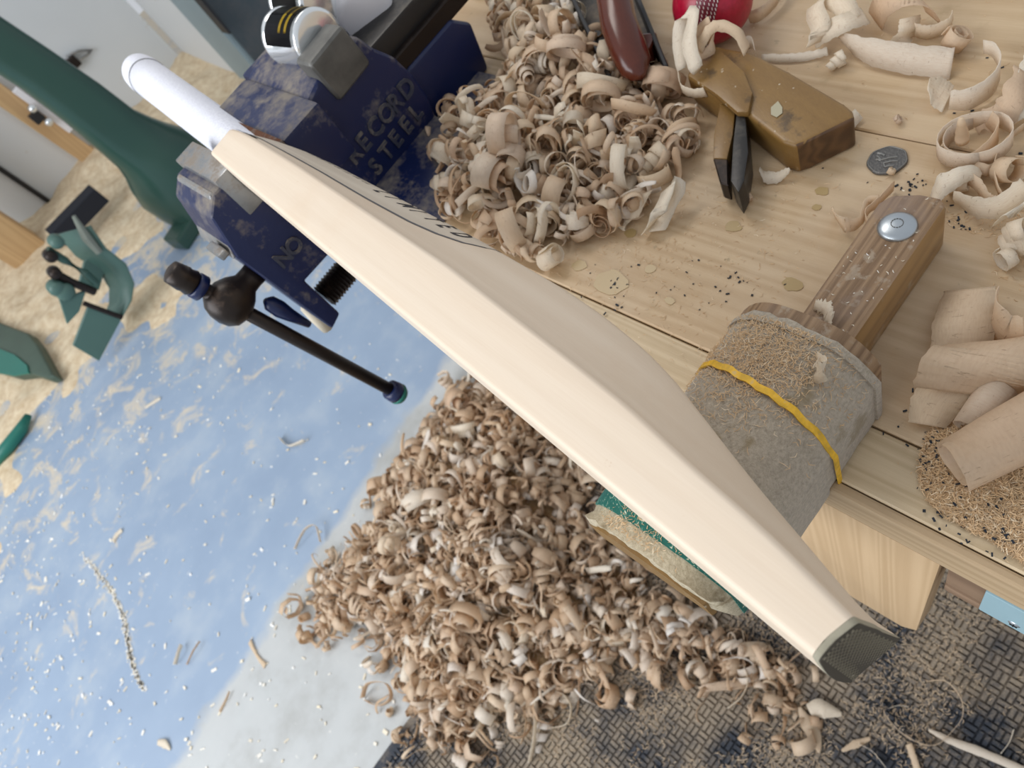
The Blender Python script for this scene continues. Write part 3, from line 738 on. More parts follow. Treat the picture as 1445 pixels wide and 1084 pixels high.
# wooden moulding plane lying on its side
ZP = .930
def zp(px, py, z=ZP): return at_z(px, py, z)
wp = empty('wooden_plane', zp(1080, 150, BENCH), 'worn brown wooden hand plane lying on its side beside the red ball', 'hand plane')
top = [zp(*q) for q in ((969, 106), (975, 92), (1009, 64), (1062, 74), (1113, 100), (1192, 146), (1204, 156), (1206, 166), (1138, 200), (1122, 206), (1104, 200), (1053, 160), (993, 124))]
pbod = smooth_by_angle(obj('plane_body', add_prism(NB(), top, (0, 0, BENCH - ZP + .0003), .0035, 3), [M['boxwood'], M['boxwood_end']], wp), 35)
endd = (zp(1170, 175) - zp(1010, 95)).normalized()
for p_ in pbod.data.polygons:
    if p_.normal.dot(endd) > .6: p_.material_index = 1
poly = [zp(*q, ZP + .004) for q in ((970, 106), (988, 80), (1012, 66), (1050, 100), (1062, 130), (1056, 158), (1040, 158), (1010, 132))]
smooth_by_angle(obj('wedge_tail', add_prism(NB(), poly, (0, 0, -.006), .002, 2), M['boxwood'], wp), 35)
z1 = .925
poly = [at_z(*q, z1) for q in ((1016, 146), (1038, 152), (1034, 190), (1026, 224), (1006, 223), (1007, 190))]
smooth_by_angle(obj('wedge', add_prism(NB(), poly, (0, 0, -.020), .0015, 2), M['boxwood'], wp), 35)
poly = [at_z(*q, z1 - .001) for q in ((1006, 223), (1027, 224), (1028, 262), (1016, 258))]
obj('wedge_tip', add_prism(NB(), poly, (0, 0, -.018), .001, 1), M['iron_dark'], wp)
poly = [at_z(*q, z1 + .004) for q in ((1040, 152), (1052, 166), (1056, 215), (1050, 255), (1042, 272), (1031, 255), (1034, 205))]
smooth_by_angle(obj('iron', add_prism(NB(), poly, (0, 0, -.026), .0012, 2), M['steel_bar'], wp), 35)
poly = [zp(*q, ZP + .0004) for q in ((1088, 152), (1098, 143), (1104, 152), (1104, 160), (1096, 166), (1088, 162))]
obj('paint_drip', add_prism(NB(), poly, (0, 0, .0004)), m_plain('dried_glue', (.42, .38, .26), .5), wp)

# black metal plane with a rosewood handle
mp = empty('metal_plane', at_z(870, 50, BENCH), 'black cast iron hand plane with a dark red rosewood handle among the shavings', 'hand plane')
ZM = .935
q0, q1, q2, q3 = at_z(806, 0, ZM), at_z(855, 106, ZM), at_z(943, 92, ZM), at_z(905, 0, ZM)
dl = (q0 - q1); dr_ = (q3 - q2); q0 = q1 + dl * 2.0; q3 = q2 + dr_ * 2.0
dn_ = Vector((0, 0, -1))
obj('sole', add_prism(NB(), [q0 + dn_ * .026, q1 + dn_ * .026, q2 + dn_ * .026, q3 + dn_ * .026], (0, 0, -.008), .001, 1), m_dusty('dusty_black_iron', (.015, .015, .017), (.20, .16, .12), 30, .55, .78, .5), mp)
ct = (q2 - q1).normalized() * .005
obj('cheek', add_prism(NB(), [q0, q1, q1 + ct, q0 + ct], (0, 0, -.033), .001, 1), M['black'], mp)
obj('cheek', add_prism(NB(), [q3, q2, q2 - ct, q3 - ct], (0, 0, -.033), .001, 1), M['black'], mp)
sc = at_z(848, 62, .925)
k_ = obj('brass_screw', add_lathe(NB(), Vector((sc.x, sc.y, .910)), (0, 0, 1), [(0, .0075), (.010, .0078), (.012, .007), (.0125, .004), (.0120, .0035), (.0120, .0005)], 24), m_plain('dull_brass', (.40, .33, .22), .5, .4, .2, 100), mp, True)
rw = []
for (px, py, z, r1, r2) in ((856, -60, .985, .017, .016), (860, -20, .980, .0165, .016), (868, 20, .972, .0165, .015), (884, 60, .962, .0165, .014), (898, 88, .952, .015, .012), (908, 102, .944, .010, .008), (911, 107, .940, .004, .003)):
    rw.append((at_z(px, py, z), r1, r2))
rings = []
for i, (p_, r1, r2) in enumerate(rw):
    d = (rw[min(i + 1, len(rw) - 1)][0] - rw[max(i - 1, 0)][0]).normalized(); sd = d.cross(Vector((0, 0, 1))).normalized(); up = sd.cross(d)
    rings.append([p_ + sd * r1 * math.cos(a / 20 * 2 * PI) + up * r2 * math.sin(a / 20 * 2 * PI) - up * r2 * .9 for a in range(20)])
bm = add_loft(NB(), rings); bmesh.ops.recalc_face_normals(bm, faces=bm.faces); obj('handle', bm, M['rosewood'], mp, True)
b_ = at_z(893, 78, .92); obj('handle_foot', add_box(NB(), (b_.x, b_.y, .922), (.022, .05, .026), rot=Matrix.Rotation(.3, 3, 'Z'), bev=.003), M['rosewood'], mp)

# ================================================================== BACKGROUND MACHINES
def rrect(c, ux, uy, hx, hy, r, n=5):
    pts = []
    for (sx, sy, a0) in ((1, 1, 0), (-1, 1, PI / 2), (-1, -1, PI), (1, -1, 3 * PI / 2)):
        for k in range(n):
            th = a0 + k / (n - 1) * PI / 2; pts.append(Vector(c) + ux * (sx * (hx - r) + r * math.cos(th)) + uy * (sy * (hy - r) + r * math.sin(th)))
    return pts
lg = empty('machine_pedestal', (.28, 2.9, 0), 'tall dark green cast iron machine column flaring into a rounded foot on the floor', 'machine')
secs = []
X_, Y_ = Vector((1, 0, 0)), Vector((0, 1, 0))
yc = 2.75
def secat(px1, py1, px2, py2, depth, rr):
    a, b = at_y(px1, py1, yc), at_y(px2, py2, yc); c = (a + b) / 2; d = (b - a); hx = d.length / 2; ux = d.normalized()
    return rrect(Vector((c.x, yc + depth * .3, c.z)), ux, Y_, hx, depth / 2, min(hx, depth / 2) * rr)
secs = [secat(*q) for q in ((-110, 50, -70, -20, .15, .6), (-60, 70, -15, 12, .15, .6), (35, 128, 72, 70, .15, .6), (100, 178, 142, 118, .15, .6), (150, 220, 192, 156, .16, .7), (176, 243, 218, 168, .18, .85), (190, 262, 244, 178, .24, .95), (200, 282, 272, 186, .30, .98), (216, 304, 305, 212, .33, .98), (240, 320, 332, 250, .33, .95), (285, 342, 345, 300, .33, .9), (300, 352, 350, 318, .32, .9))]
secs = [[p + (a - b) * 9 for p, a, b in zip(secs[0], secs[0], secs[1])]] + secs
bm = add_loft(NB(), secs); bmesh.ops.recalc_face_normals(bm, faces=bm.faces); obj('column', bm, M['green_iron'], lg, True)
pf = at_z(262, 330, .02); obj('foot_lug', add_box(NB(), (pf.x, pf.y, .03), (.12, .10, .06), rot=Matrix.Rotation(.3, 3, 'Z'), bev=.01), M['green_iron'], lg)
# wire ring on the wall behind the column
hk = empty('wire_hook', at_y(112, 75, WY), 'small bent wire hook on the white wall beside the green column', 'hook')
pp = [at_y(*q, WY - .02) for q in ((100, 92), (95, 80), (110, 72), (130, 71), (122, 78), (106, 86), (100, 92))]
obj('wire', add_tube(NB(), pp, .006, 8), M['steel_jaw'], hk, True)
obj('wire_base', add_box(NB(), at_y(103, 88, WY - .02), (.05, .04, .05), bev=.008), M['iron_dark'], hk)
# wooden post and fittings on the wall
def wallbar(name, a, b, wd, dp, m, parent=None, off=0.0):
    a, b = at_y(*a, WY - dp / 2 - off), at_y(*b, WY - dp / 2 - off); d = b - a; ang = math.atan2(d.x, d.z)
    bm = add_box(NB(), (a + b) / 2, (wd, dp, d.length), rot=Matrix.Rotation(ang, 3, 'Y'), bev=.004); return obj(name, bm, m, parent)
bt = empty('wall_batten', at_y(80, 190, WY), 'orange wooden batten with small metal fittings on the white wall', 'batten')
wallbar('batten', (-20, 120), (158, 243), .085, .05, M['timber'], bt)
wallbar('cable', (20, 126), (100, 184), .03, .03, M['white_plastic'], bt, .05)
for q in ((45, 153), (68, 172)): obj('clip', add_lathe(NB(), at_y(*q, WY - .1), (0, -1, 0), [(0, .018), (.02, .016), (.025, .006)], 14), M['silver'], bt, True)
obj('dark_clip', add_box(NB(), at_y(52, 165, WY - .1), (.05, .03, .05), bev=.006), M['black'], bt)
tag(wallbar('black_gap_bar', (-60, 198), (86, 296), .022, .03, M['black']), 'thin black pipe running down the white wall at the left', 'gap')  # black bar standing in for the dark upright gap in the wall
# golden timber post standing at the left
tp = empty('timber_post', (-.42, 3.75, 0), 'golden timber post leaning at the wall beside the green bracket machine', 'post')
a_, b_ = at_y(-60, 295, 3.72), at_y(66, 372, 3.72); d = b_ - a_; a_ = a_ - d * 1.5
smooth_by_angle(obj('post', add_box(NB(), (a_ + b_) / 2, (.17, .13, (b_ - a_).length), rot=Matrix.Rotation(math.atan2(d.x, d.z), 3, 'Y'), bev=.008), M['timber'], tp), 30)

# small green bracket machine on the floor
gm = empty('brush_machine', (-.25, 3.0, 0), 'small green sheet metal stand with a black bristle bar on the sawdust covered floor', 'machine')
a_, b_ = at_y(78, 336, 3.35), at_y(140, 272, 3.35); d = b_ - a_
rot_ = Matrix.Rotation(-math.atan2(d.z, d.x), 3, 'Y')
obj('bristle_bar', add_box(NB(), (a_ + b_) / 2, (d.length, .08, .075), rot=rot_, bev=.004), M['brush'], gm)
YG = 2.56
def gp(px, py, y=YG): return at_y(px, py, y)
bm = NB(); cv = []
P0 = [(128, 318), (150, 350), (178, 372), (190, 400), (186, 425), (172, 450)]
prev = None
vsA = [gp(*q) for q in P0]; vsB = [gp(q[0] - 46 + 4 * k, q[1] + 12 - 4 * k * .5, YG + .12) for k, q in enumerate(P0)]
for k in range(len(P0) - 1):
    a, b, c_, d_ = vsA[k], vsA[k + 1], vsB[k + 1], vsB[k]
    bm.faces.new([bm.verts.new(v) for v in (a, b, c_, d_)])
bmesh.ops.remove_doubles(bm, verts=bm.verts, dist=.0005); bmesh.ops.solidify(bm, geom=bm.faces[:], thickness=.006)
obj('curved_guard', bm, M['green_plate'], gm, True)
obj('front_plate', add_prism(NB(), [gp(*q) for q in ((126, 428), (172, 450), (140, 510), (103, 488))], (0, .012, 0), .002, 1), M['green_plate'], gm)
obj('side_plate', add_prism(NB(), [gp(*q) for q in ((84, 424), (122, 410), (112, 440), (95, 458))], (0, .012, 0), .002, 1), M['green_plate'], gm)
obj('inner_plate', add_prism(NB(), [gp(*q, YG + .10) for q in ((118, 372), (134, 345), (152, 368), (140, 410), (112, 398))], (0, .012, 0), .002, 1), M['green_plate'], gm)
obj('arm', add_tube(NB(), [gp(66, 352), gp(92, 368), gp(120, 385), gp(136, 400)], .013, 8), M['green_iron'], gm)
obj('arm', add_tube(NB(), [gp(82, 388), gp(100, 398), gp(134, 412)], .014, 8), M['iron_dark'], gm)
obj('arm', add_tube(NB(), [gp(104, 305), gp(122, 335), gp(140, 356)], [.006, .016, .012], 8), m_plain('grey_green_steel', (.2, .22, .18), .5), gm)
obj('arm', add_tube(NB(), [gp(118, 428), gp(172, 448)], .009, 8), M['iron_dark'], gm)
for q, r in (((70, 360), .02), ((78, 340), .022), ((76, 384), .02), ((90, 410), .03), ((78, 405), .026)):
    obj('knuckle', add_lathe(NB(), gp(*q), (0, -1, 0), [(-.02, r * .7), (-.01, r), (.02, r), (.03, r * .6)], 14), M['green_plate'] if r > .02 else M['iron_dark'], gm, True)
# green bowl and strip at the left edge
gb = empty('green_scoop', (-.7, 3.1, 0), 'green plastic scoop lying on the sawdust at the left edge', 'scoop')
bm = NB(); poly = [at_z(*q, .05) for q in ((-40, 440), (0, 455), (40, 470), (52, 485), (76, 530), (66, 534), (45, 527), (20, 530), (-40, 515))]
smooth_by_angle(obj('scoop_pan', add_prism(bm, poly, (0, 0, -.045), .012, 3), m_plain('olive_green', (.055, .09, .065), .5, 0, .3, 12), gb), 40)
poly = [at_z(*q, .056) for q in ((-40, 490), (0, 492), (20, 500), (38, 515), (40, 526), (18, 530), (-40, 520))]
obj('scoop_rim', add_prism(NB(), poly, (0, 0, -.01), .003, 2), M['green_plastic'], gb)
gs = obj('green_scraper', add_tube(NB(), [at_z(*q, .025) for q in ((40, 586), (30, 606), (10, 632), (-20, 665))], [.012, .022, .024, .022], 10), M['green_plastic'], None, True)
tag(gs, 'bright green plastic scraper lying on the floor at the left edge', 'scraper')

# ================================================================== SHAVINGS
def ribbon(bm, pts, wdir, wid, th=.0004, uvl=None, jag=0.0, rnd=None):
    """thin curled sheet; pts path, wdir across vectors, wid widths"""
    n = len(pts); R = []
    for i in range(n):
        tan = (pts[min(i + 1, n - 1)] - pts[max(i - 1, 0)]).normalized(); wd = wdir[i].normalized(); wd = wd - tan * (tan.dot(wd) * .8); wd = wd.normalized() if wd.length > .15 else tan.orthogonal().normalized(); nm_ = tan.cross(wd).normalized()
        j0 = (rnd.uniform(-jag, jag) if jag else 0); j1 = (rnd.uniform(-jag, jag) if jag else 0)
        a = pts[i] - wd * (wid[i] / 2 + j0); b = pts[i] + wd * (wid[i] / 2 + j1)
        m = pts[i] + nm_ * wid[i] * .008
        R.append([bm.verts.new(a), bm.verts.new(m), bm.verts.new(b), bm.verts.new(b - nm_ * th), bm.verts.new(m - nm_ * th), bm.verts.new(a - nm_ * th)])
    L = 0
    for i in range(n - 1):
        dl = (pts[i + 1] - pts[i]).length
        for k in range(6):
            f = bm.faces.new((R[i][k], R[i][(k + 1) % 6], R[i + 1][(k + 1) % 6], R[i + 1][k])); f.smooth = True
            if uvl:
                us = [(0, .5, 1, 1, .5, 0)[k], (0, .5, 1, 1, .5, 0)[(k + 1) % 6]]
                for lp, (u, v_) in zip(f.loops, ((us[0], L), (us[1], L), (us[1], L + dl * 30), (us[0], L + dl * 30))): lp[uvl].uv = (u, v_)
        L += dl * 30
    bm.faces.new(list(reversed(R[0]))); bm.faces.new(R[-1])
def coil_path(r0, r1, turns, width, drift, rnd, seg=14, taper=True, sq=1.0, wob=0.0, a0=0):
    n = max(6, int(seg * turns)); pts, wd, wi = [], [], []
    for i in range(n + 1):
        q = i / n; a = a0 + q * turns * 2 * PI; r = r0 + (r1 - r0) * q; r *= 1 + wob * math.sin(a * 1.7 + 1)
        pts.append(Vector((r * math.cos(a), r * math.sin(a) * sq, drift * q)))
        tilt = .12 * math.sin(a * .7 + r0 * 300); wd.append(Vector((math.cos(a) * tilt, math.sin(a) * tilt, 1)))
        k = 1.0
        if taper: k = min(1, .72 + q * 5, .6 + (1 - q) * 5)
        wi.append(width * k)
    return pts, wd, wi
def wave_path(length, width, rnd, seg=22, curl=1.0):
    p = Vector((0, 0, 0)); h = 0.0; k = rnd.uniform(-1, 1); tw = 0.0; pts, wd, wi = [], [], []
    dtw = rnd.uniform(-1.6, 1.6); kk = rnd.uniform(40, 160) * curl * rnd.choice((-1, 1)); dk = rnd.uniform(-80, 80)
    for i in range(seg + 1):
        q = i / seg; pts.append(p.copy()); h += (kk + dk * math.sin(q * 6)) * length / seg
        t_ = Vector((math.cos(h), math.sin(h), .25 * math.sin(q * 5))).normalized(); p = p + t_ * (length / seg)
        nn = t_.cross(Vector((0, 0, 1))).normalized(); ang = dtw * q
        wd.append(Vector((0, 0, 1)) * math.cos(ang) + nn * math.sin(ang)); wi.append(width * min(1, .55 + q * 4, .7 + (1 - q) * 4))
    return pts, wd, wi
def centred(bm):
    c = sum((v.co for v in bm.verts), Vector()) / len(bm.verts); bmesh.ops.translate(bm, verts=bm.verts, vec=-c); return bm
def shaving_mesh(path, rnd, jag=.00018, name='wood_shaving', th=.0004, mat='shaving'):
    bm = NB(); uvl = bm.loops.layers.uv.new('UVMap'); ribbon(bm, *path, th=th, uvl=uvl, jag=jag, rnd=rnd); centred(bm)
    me = bpy.data.meshes.new(name); bm.normal_update(); bm.to_mesh(me); bm.free(); me.materials.append(M[mat]); return me
def random_path(rnd, k=1.0):
    t_ = rnd.random()
    global last_kind
    last_kind = 'round hoop' if t_ < .42 else ('tight spiral' if t_ < .62 else 'wavy strip')
    if t_ < .42: return coil_path(rnd.uniform(.005, .013) * k, rnd.uniform(.010, .021) * k, rnd.uniform(.8, 2.0), rnd.uniform(.006, .015) * k, rnd.uniform(-.012, .012) * k, rnd, wob=rnd.uniform(0, .12), sq=rnd.uniform(.7, 1))
    if t_ < .62: return coil_path(rnd.uniform(.003, .005) * k, rnd.uniform(.008, .012) * k, rnd.uniform(2, 3.2), rnd.uniform(.005, .012) * k, rnd.uniform(-.006, .03) * k, rnd)
    return wave_path(rnd.uniform(.05, .12) * k, rnd.uniform(.004, .011) * k, rnd)
rn = random.Random(11)
LIB = []
for _ in range(60):
    pth_ = random_path(rn, 1.0); kd_ = last_kind; wh_ = rn.random() < .3
    LIB.append((shaving_mesh(pth_, rn, mat='shaving_white' if wh_ else 'shaving'), ('white ' if wh_ else 'tan ') + kd_))
def low_z(me, rot, sc=1.0):
    return min((rot @ (v.co * sc)).z for v in me.vertices)
def put(me, x, y, surf, rot, sc, label, group, lift=None, sink=0.0):
    o = bpy.data.objects.new('wood_shaving', me); COL.objects.link(o)
    o.rotation_euler = rot; o.scale = (sc, sc, sc); R3 = rot.to_matrix()
    z = surf - low_z(me, R3, sc) - sink if lift is None else lift
    o.location = (x, y, z); tag(o, label, 'shaving', group); return o
from mathutils import Euler
def rrot(r): return Euler((r.uniform(0, 2 * PI), r.uniform(0, 2 * PI), r.uniform(0, 2 * PI)))

def inpoly(x, y, P):
    c = False; j = len(P) - 1
    for i in range(len(P)):
        if (P[i][1] > y) != (P[j][1] > y) and x < (P[j][0] - P[i][0]) * (y - P[i][1]) / (P[j][1] - P[i][1]) + P[i][0]: c = not c
        j = i
    return c
# ---- bench heap: outline on the bench top
HEAP = [(at_z(*q, BENCH).x, at_z(*q, BENCH).y) for q in ((622, 260), (625, 170), (690, 150), (720, 80), (700, 10), (700, -60), (870, -60), (880, 60), (955, 130), (985, 200), (935, 290), (905, 318), (790, 345), (745, 380), (690, 335), (640, 308))]
def seg_d(x, y, P):
    best = 9
    for i in range(len(P)):
        a, b = Vector(P[i - 1]), Vector(P[i]); p_ = Vector((x, y)); ab = b - a; t_ = max(0, min(1, (p_ - a).dot(ab) / ab.dot(ab))); best = min(best, (a + ab * t_ - p_).length)
    return best
def heap_h(x, y):
    if not inpoly(x, y, HEAP): return 0.0
    d = seg_d(x, y, HEAP); fade = 1.0 if y > .5 else max(.35, (y - .33) / .17)
    return min(.050, d * 1.0) * (.55 + .45 * noise.noise(Vector((x * 14, y * 14, 1)))) * fade
PLF = [(at_z(*q, BENCH).x, at_z(*q, BENCH).y) for q in ((790, -80), (845, 112), (950, 100), (925, -80))]
avoid = [(ball.location.x, ball.location.y, .036)]
r = random.Random(5); xs_ = [p[0] for p in HEAP]; ys_ = [p[1] for p in HEAP]
# screws, chips of fine shredded wood under the heap: one piece of stuff
bm = NB(); uvl = bm.loops.layers.uv.new('UVMap'); cnt = 0
def blocked(x, y):
    if .14 < x < .41 and y > .625 and x < .30: return True
    if inpoly(x, y, PLF): return True
    return False
while cnt < 620:
    x, y = r.uniform(min(xs_), max(xs_)), r.uniform(min(ys_), max(ys_))
    if not inpoly(x, y, HEAP) or blocked(x, y): continue
    pts, wd, wi = random_path(r, .72); m = rrot(r).to_matrix(); c = Vector((x, y, 0)); zz = BENCH + heap_h(x, y) * r.uniform(0, .9)
    pts = [m @ p_ for p_ in pts]; wd = [m @ v_ for v_ in wd]; lo = min(p_.z for p_ in pts) - .004
    ribbon(bm, [p_ + Vector((x, y, zz - lo)) for p_ in pts], wd, wi, uvl=uvl); cnt += 1
tag(obj('shavings_underlayer', bm, M['shaving_stuff']), 'mixed small curled shavings packed under the heap on the bench', 'shavings', kind='stuff')
cnt = 0
while cnt < 175:
    x, y = r.uniform(min(xs_), max(xs_)), r.uniform(min(ys_), max(ys_))
    if not inpoly(x, y, HEAP) or blocked(x, y): continue
    if cnt > 60 and r.random() < .35 and y < .45: continue
    z = BENCH + heap_h(x, y) * r.uniform(.45, 1.0)
    me_, kd_ = r.choice(LIB); dv, dp_, dw = math.hypot(x - .30, y - .66), math.hypot(x - .43, y - .50), math.hypot(x - .33, y - .33)
    plc = 'beside the blue vise' if dv < .13 else ('in front of the black metal plane' if dp_ < .10 else ('near the wedge of the wooden plane' if dw < .09 else ('at the front of the heap behind the bat' if y < .47 else 'in the middle of the bench heap')))
    sc_ = r.uniform(.85, 1.35); kd_ = ('small ' if sc_ < 1.0 else ('large ' if sc_ > 1.18 else 'middling ')) + kd_
    put(me_, x, y, z, rrot(r), sc_, kd_ + ' shaving ' + plc, kd_ + ' shavings ' + plc); cnt += 1

# ---- single shavings that can be pointed at
def special(px, py, kind, rot, label, z=BENCH, **k):
    rnd = random.Random(int(px * 7 + py)); 
    if kind == 'coil': path = coil_path(k['r0'], k['r1'], k['turns'], k['w'], k.get('drift', 0), rnd, seg=20, wob=k.get('wob', 0), sq=k.get('sq', 1), taper=k.get('taper', True), a0=k.get('a0', 0))
    elif kind == 'pts':
        P = [Vector(p_) for p_ in k['pts']]; n = k.get('n', 18); pts = []
        for i in range(n + 1):
            f = i / n * (len(P) - 1); j = min(int(f), len(P) - 2); q = f - j
            p0, p1, p2, p3 = P[max(j - 1, 0)], P[j], P[j + 1], P[min(j + 2, len(P) - 1)]
            pts.append(.5 * ((2 * p1) + (p2 - p0) * q + (2 * p0 - 5 * p1 + 4 * p2 - p3) * q * q + (3 * p1 - p0 - 3 * p2 + p3) * q ** 3))
        across = k.get('across', (0, 0, 1)); wd = [Vector(across)] * (n + 1); wv = k['w']
        wi = [(interp([(a / (len(wv) - 1), v_) for a, v_ in enumerate(wv)], i / n) if isinstance(wv, (list, tuple)) else wv) for i in range(n + 1)]
        path = (pts, wd, wi)
    me = shaving_mesh(path, rnd, k.get('jag', .0004), th=k.get('th', .0005), mat='shaving_white' if 'white' in label or 'pale' in label else 'shaving')
    if rot[0] == 'axis':
        a_, b_ = at_z(*rot[1], z + .015), at_z(*rot[2], z + .015); e_ = ((b_ - a_).normalized() + Vector((0, 0, rot[3]))).to_track_quat('Z', 'Y').to_euler(); rot = [math.degrees(v_) for v_ in e_]
    p_ = at_z(px, py, z + k.get('h', .006)); return put(me, p_.x, p_.y, z + .0002, Euler([math.radians(a) for a in rot]), k.get('sc', 1), label, k.get('group'))
def flatpts(pxs, z0, zs):
    """path lying over the bench through sight points"""
    P = [at_z(x_, y_, z0 + zz) for (x_, y_), zz in zip(pxs, zs)]; return P
def laid(pxs, zs, w, label, across=(0, 0, 1), jag=.0006, n=20, base=BENCH, across_px=None, th=.0005, group=None):
    P = [at_z(x_, y_, base + zz) for (x_, y_), zz in zip(pxs, zs)]
    ac = across
    if across_px: a, b = at_z(*across_px[0], base), at_z(*across_px[1], base); ac = (b - a).normalized() + Vector((0, 0, .15))
    cen = sum(P, Vector()) / len(P); rnd = random.Random(len(P) * 31 + int(pxs[0][0]))
    n_ = n; pts = []
    for i in range(n_ + 1):
        f = i / n_ * (len(P) - 1); j = min(int(f), len(P) - 2); q = f - j
        p0, p1, p2, p3 = P[max(j - 1, 0)], P[j], P[j + 1], P[min(j + 2, len(P) - 1)]
        pts.append(.5 * ((2 * p1) + (p2 - p0) * q + (2 * p0 - 5 * p1 + 4 * p2 - p3) * q * q + (3 * p1 - p0 - 3 * p2 + p3) * q ** 3) - cen)
    acs = ac if isinstance(ac, list) else [ac]
    wd = []
    for i in range(n_ + 1):
        f = i / n_ * (len(acs) - 1); j = min(int(f), max(0, len(acs) - 2)); q = f - j
        wd.append(Vector(acs[j]).lerp(Vector(acs[min(j + 1, len(acs) - 1)]), q))
    wi = [(interp([(a / (len(w) - 1), v_) for a, v_ in enumerate(w)], i / n_) if isinstance(w, (list, tuple)) else w) for i in range(n_ + 1)]
    bm = NB(); uvl = bm.loops.layers.uv.new('UVMap'); ribbon(bm, pts, wd, wi, th=th, uvl=uvl, jag=jag, rnd=rnd)
    me = bpy.data.meshes.new('wood_shaving'); bm.normal_update(); bm.to_mesh(me); bm.free(); me.materials.append(M['shaving_white' if 'white' in label or 'pale' in label else 'shaving'])
    o = bpy.data.objects.new('wood_shaving', me); COL.objects.link(o); o.location = cen
    mz = min(v.co.z for v in me.vertices) + cen.z
    if mz < base + .0002: o.location.z += base + .0002 - mz
    return tag(o, label, 'shaving', group)
XA = (.95, .1, .3)
# upper right group
laid([(1150, 62), (1158, 40), (1150, 12), (1165, -6), (1190, 8), (1200, 30)], [.012, .022, .026, .03, .028, .02], .017, 'bright white looped shaving nearest the plane at the top edge', across=(.75, -.45, .5))
laid([(1148, 55), (1170, 42), (1195, 30), (1222, 22)], [.010, .020, .024, .018], .017, 'white band shaving crossing over the white loop at the top', across=(.55, .75, .35))
laid([(1235, 30), (1245, 8), (1275, -6), (1305, 4), (1318, 26)], [.004, .022, .030, .024, .006], .022, 'broad arched shaving open like a tunnel at the top edge', across=(.5, .8, .1))
laid([(1290, 42), (1310, 46), (1338, 36), (1345, 20)], [.008, .008, .010, .014], .013, 'tan shaving bow lying right of the tunnel shaped shaving')
laid([(1262, 74), (1272, 56), (1282, 40), (1284, 24)], [.003, .006, .012, .018], .016, 'short pale strip under the tunnel shaped shaving', across=(.8, -.5, .1))
laid([(1172, 46), (1200, 68), (1240, 84), (1290, 92), (1343, 98)], [.008, .008, .007, .006, .003], [.003, .014, .021, .022, .022], 'long flat feather shaped shaving pointing at the top left', across=(.42, .62, .55), n=26, jag=.0008)
special(1180, 88, 'coil', (70, 20, 40), 'tiny crumpled pinkish curl below the white band shaving', r0=.003, r1=.007, turns=2.5, w=.006, drift=.012)
special(1348, 62, 'coil', (30, 20, 10), 'pinkish double curl right of the feather shaped shaving', r0=.004, r1=.011, turns=2.2, w=.013)
laid([(1338, 140), (1320, 128), (1310, 118)], [.004, .010, .016], [.022, .024, .010], 'ragged white end of a broad curl on the right', across=(.6, .5, .4))
laid([(1340, 142), (1368, 140), (1398, 122), (1412, 95), (1404, 72), (1388, 66)], [.010, .010, .012, .016, .018, .016], [.016, .018, .018, .016, .012, .010], 'open pink curl shaped like a letter C at the upper right', across=(.12, .1, .9))
laid([(1375, 178), (1396, 168), (1420, 158), (1436, 128), (1444, 100)], [.004, .010, .014, .02, .02], [.010, .016, .018, .016, .012], 'shredded yellowish shaving torn into strands at the right edge', across=(.5, .6, .3), jag=.002)
laid([(1412, 170), (1440, 150), (1452, 110), (1460, 90)], [.010, .014, .016, .016], [.012, .018, .02, .02], 'white pleated shaving bundle at the right edge', across=(.8, .5, .3), jag=.001)
special(1366, 208, 'coil', (-8, 6, 30), 'round shaving nest ring right of the coin', r0=.019, r1=.023, turns=1.5, w=.014, drift=.004, wob=.06)
bm = NB(); cp_ = at_z(1358, 200, BENCH + .012); tp_ = at_z(1356, 167, BENCH + .034)
add_lathe(bm, cp_, tp_ - cp_, [(0, .0042), (.004, .0046), (.009, .0036), (.0095, .0040), (.016, .0026), (.0165, .0029), (.022, .0016), ((tp_ - cp_).length, .0005)], 14)
tag(obj('wood_shaving', bm, M['shaving'], None, True), 'pointed cone of tightly rolled shaving standing in the nest ring', 'shaving')
laid([(1340, 228), (1365, 236), (1395, 215), (1408, 190), (1395, 172)], [.004, .006, .008, .010, .014], .014, 'broad loop of shaving around the nest ring', across=(.2, .2, .9))
laid([(1445, 178), (1418, 200), (1402, 232), (1406, 262), (1414, 280)], [.010, .012, .012, .008, .004], .006, 'thin bow shaped shaving at the right edge beside the nest ring')
special(1425, 246, 'coil', (60, 10, -30), 'small cup shaped curl inside the thin bow shaving', r0=.007, r1=.010, turns=1.1, w=.013)
laid([(1316, 284), (1330, 262), (1352, 250), (1372, 244), (1384, 250)], [.005, .014, .018, .016, .010], [.012, .016, .012, .010, .006], 'pale folded shaving behind the far end of the bolted arm', across=(.7, .2, .5))
laid([(1345, 276), (1380, 294), (1415, 290), (1450, 262)], [.012, .012, .013, .018], [.008, .013, .014, .014], 'wide white ribbon shaving running to the right edge behind the arm', across=(.45, .7, .5), jag=.0012)
laid([(1420, 308), (1436, 292), (1455, 280)], [.008, .020, .024], [.020, .024, .024], 'bright white flat shaving flap at the right edge', across=(.7, -.5, .4))
special(1352, 262, 'coil', (80, 0, 20), 'little upright curl in the tangle behind the arm', r0=.004, r1=.006, turns=1.2, w=.012)
laid([(1362, 248), (1380, 262), (1392, 280), (1404, 286)], [.012, .010, .008, .008], .009, 'twisted tan strand in the tangle behind the arm', across=(.4, .1, .9))
special(1385, 240, 'coil', (20, 50, 20), 'small flower like curl in the tangle right of the nest ring', r0=.003, r1=.007, turns=2, w=.007)
special(1432, 345, 'coil', (50, 40, 0), 'shaggy white shredded curl at the right edge', r0=.006, r1=.012, turns=2.5, w=.010, drift=.01, wob=.2)
special(1418, 366, 'coil', (90, 0, 60), 'small tan ring curl below the shaggy white one', r0=.006, r1=.008, turns=1.1, w=.007)
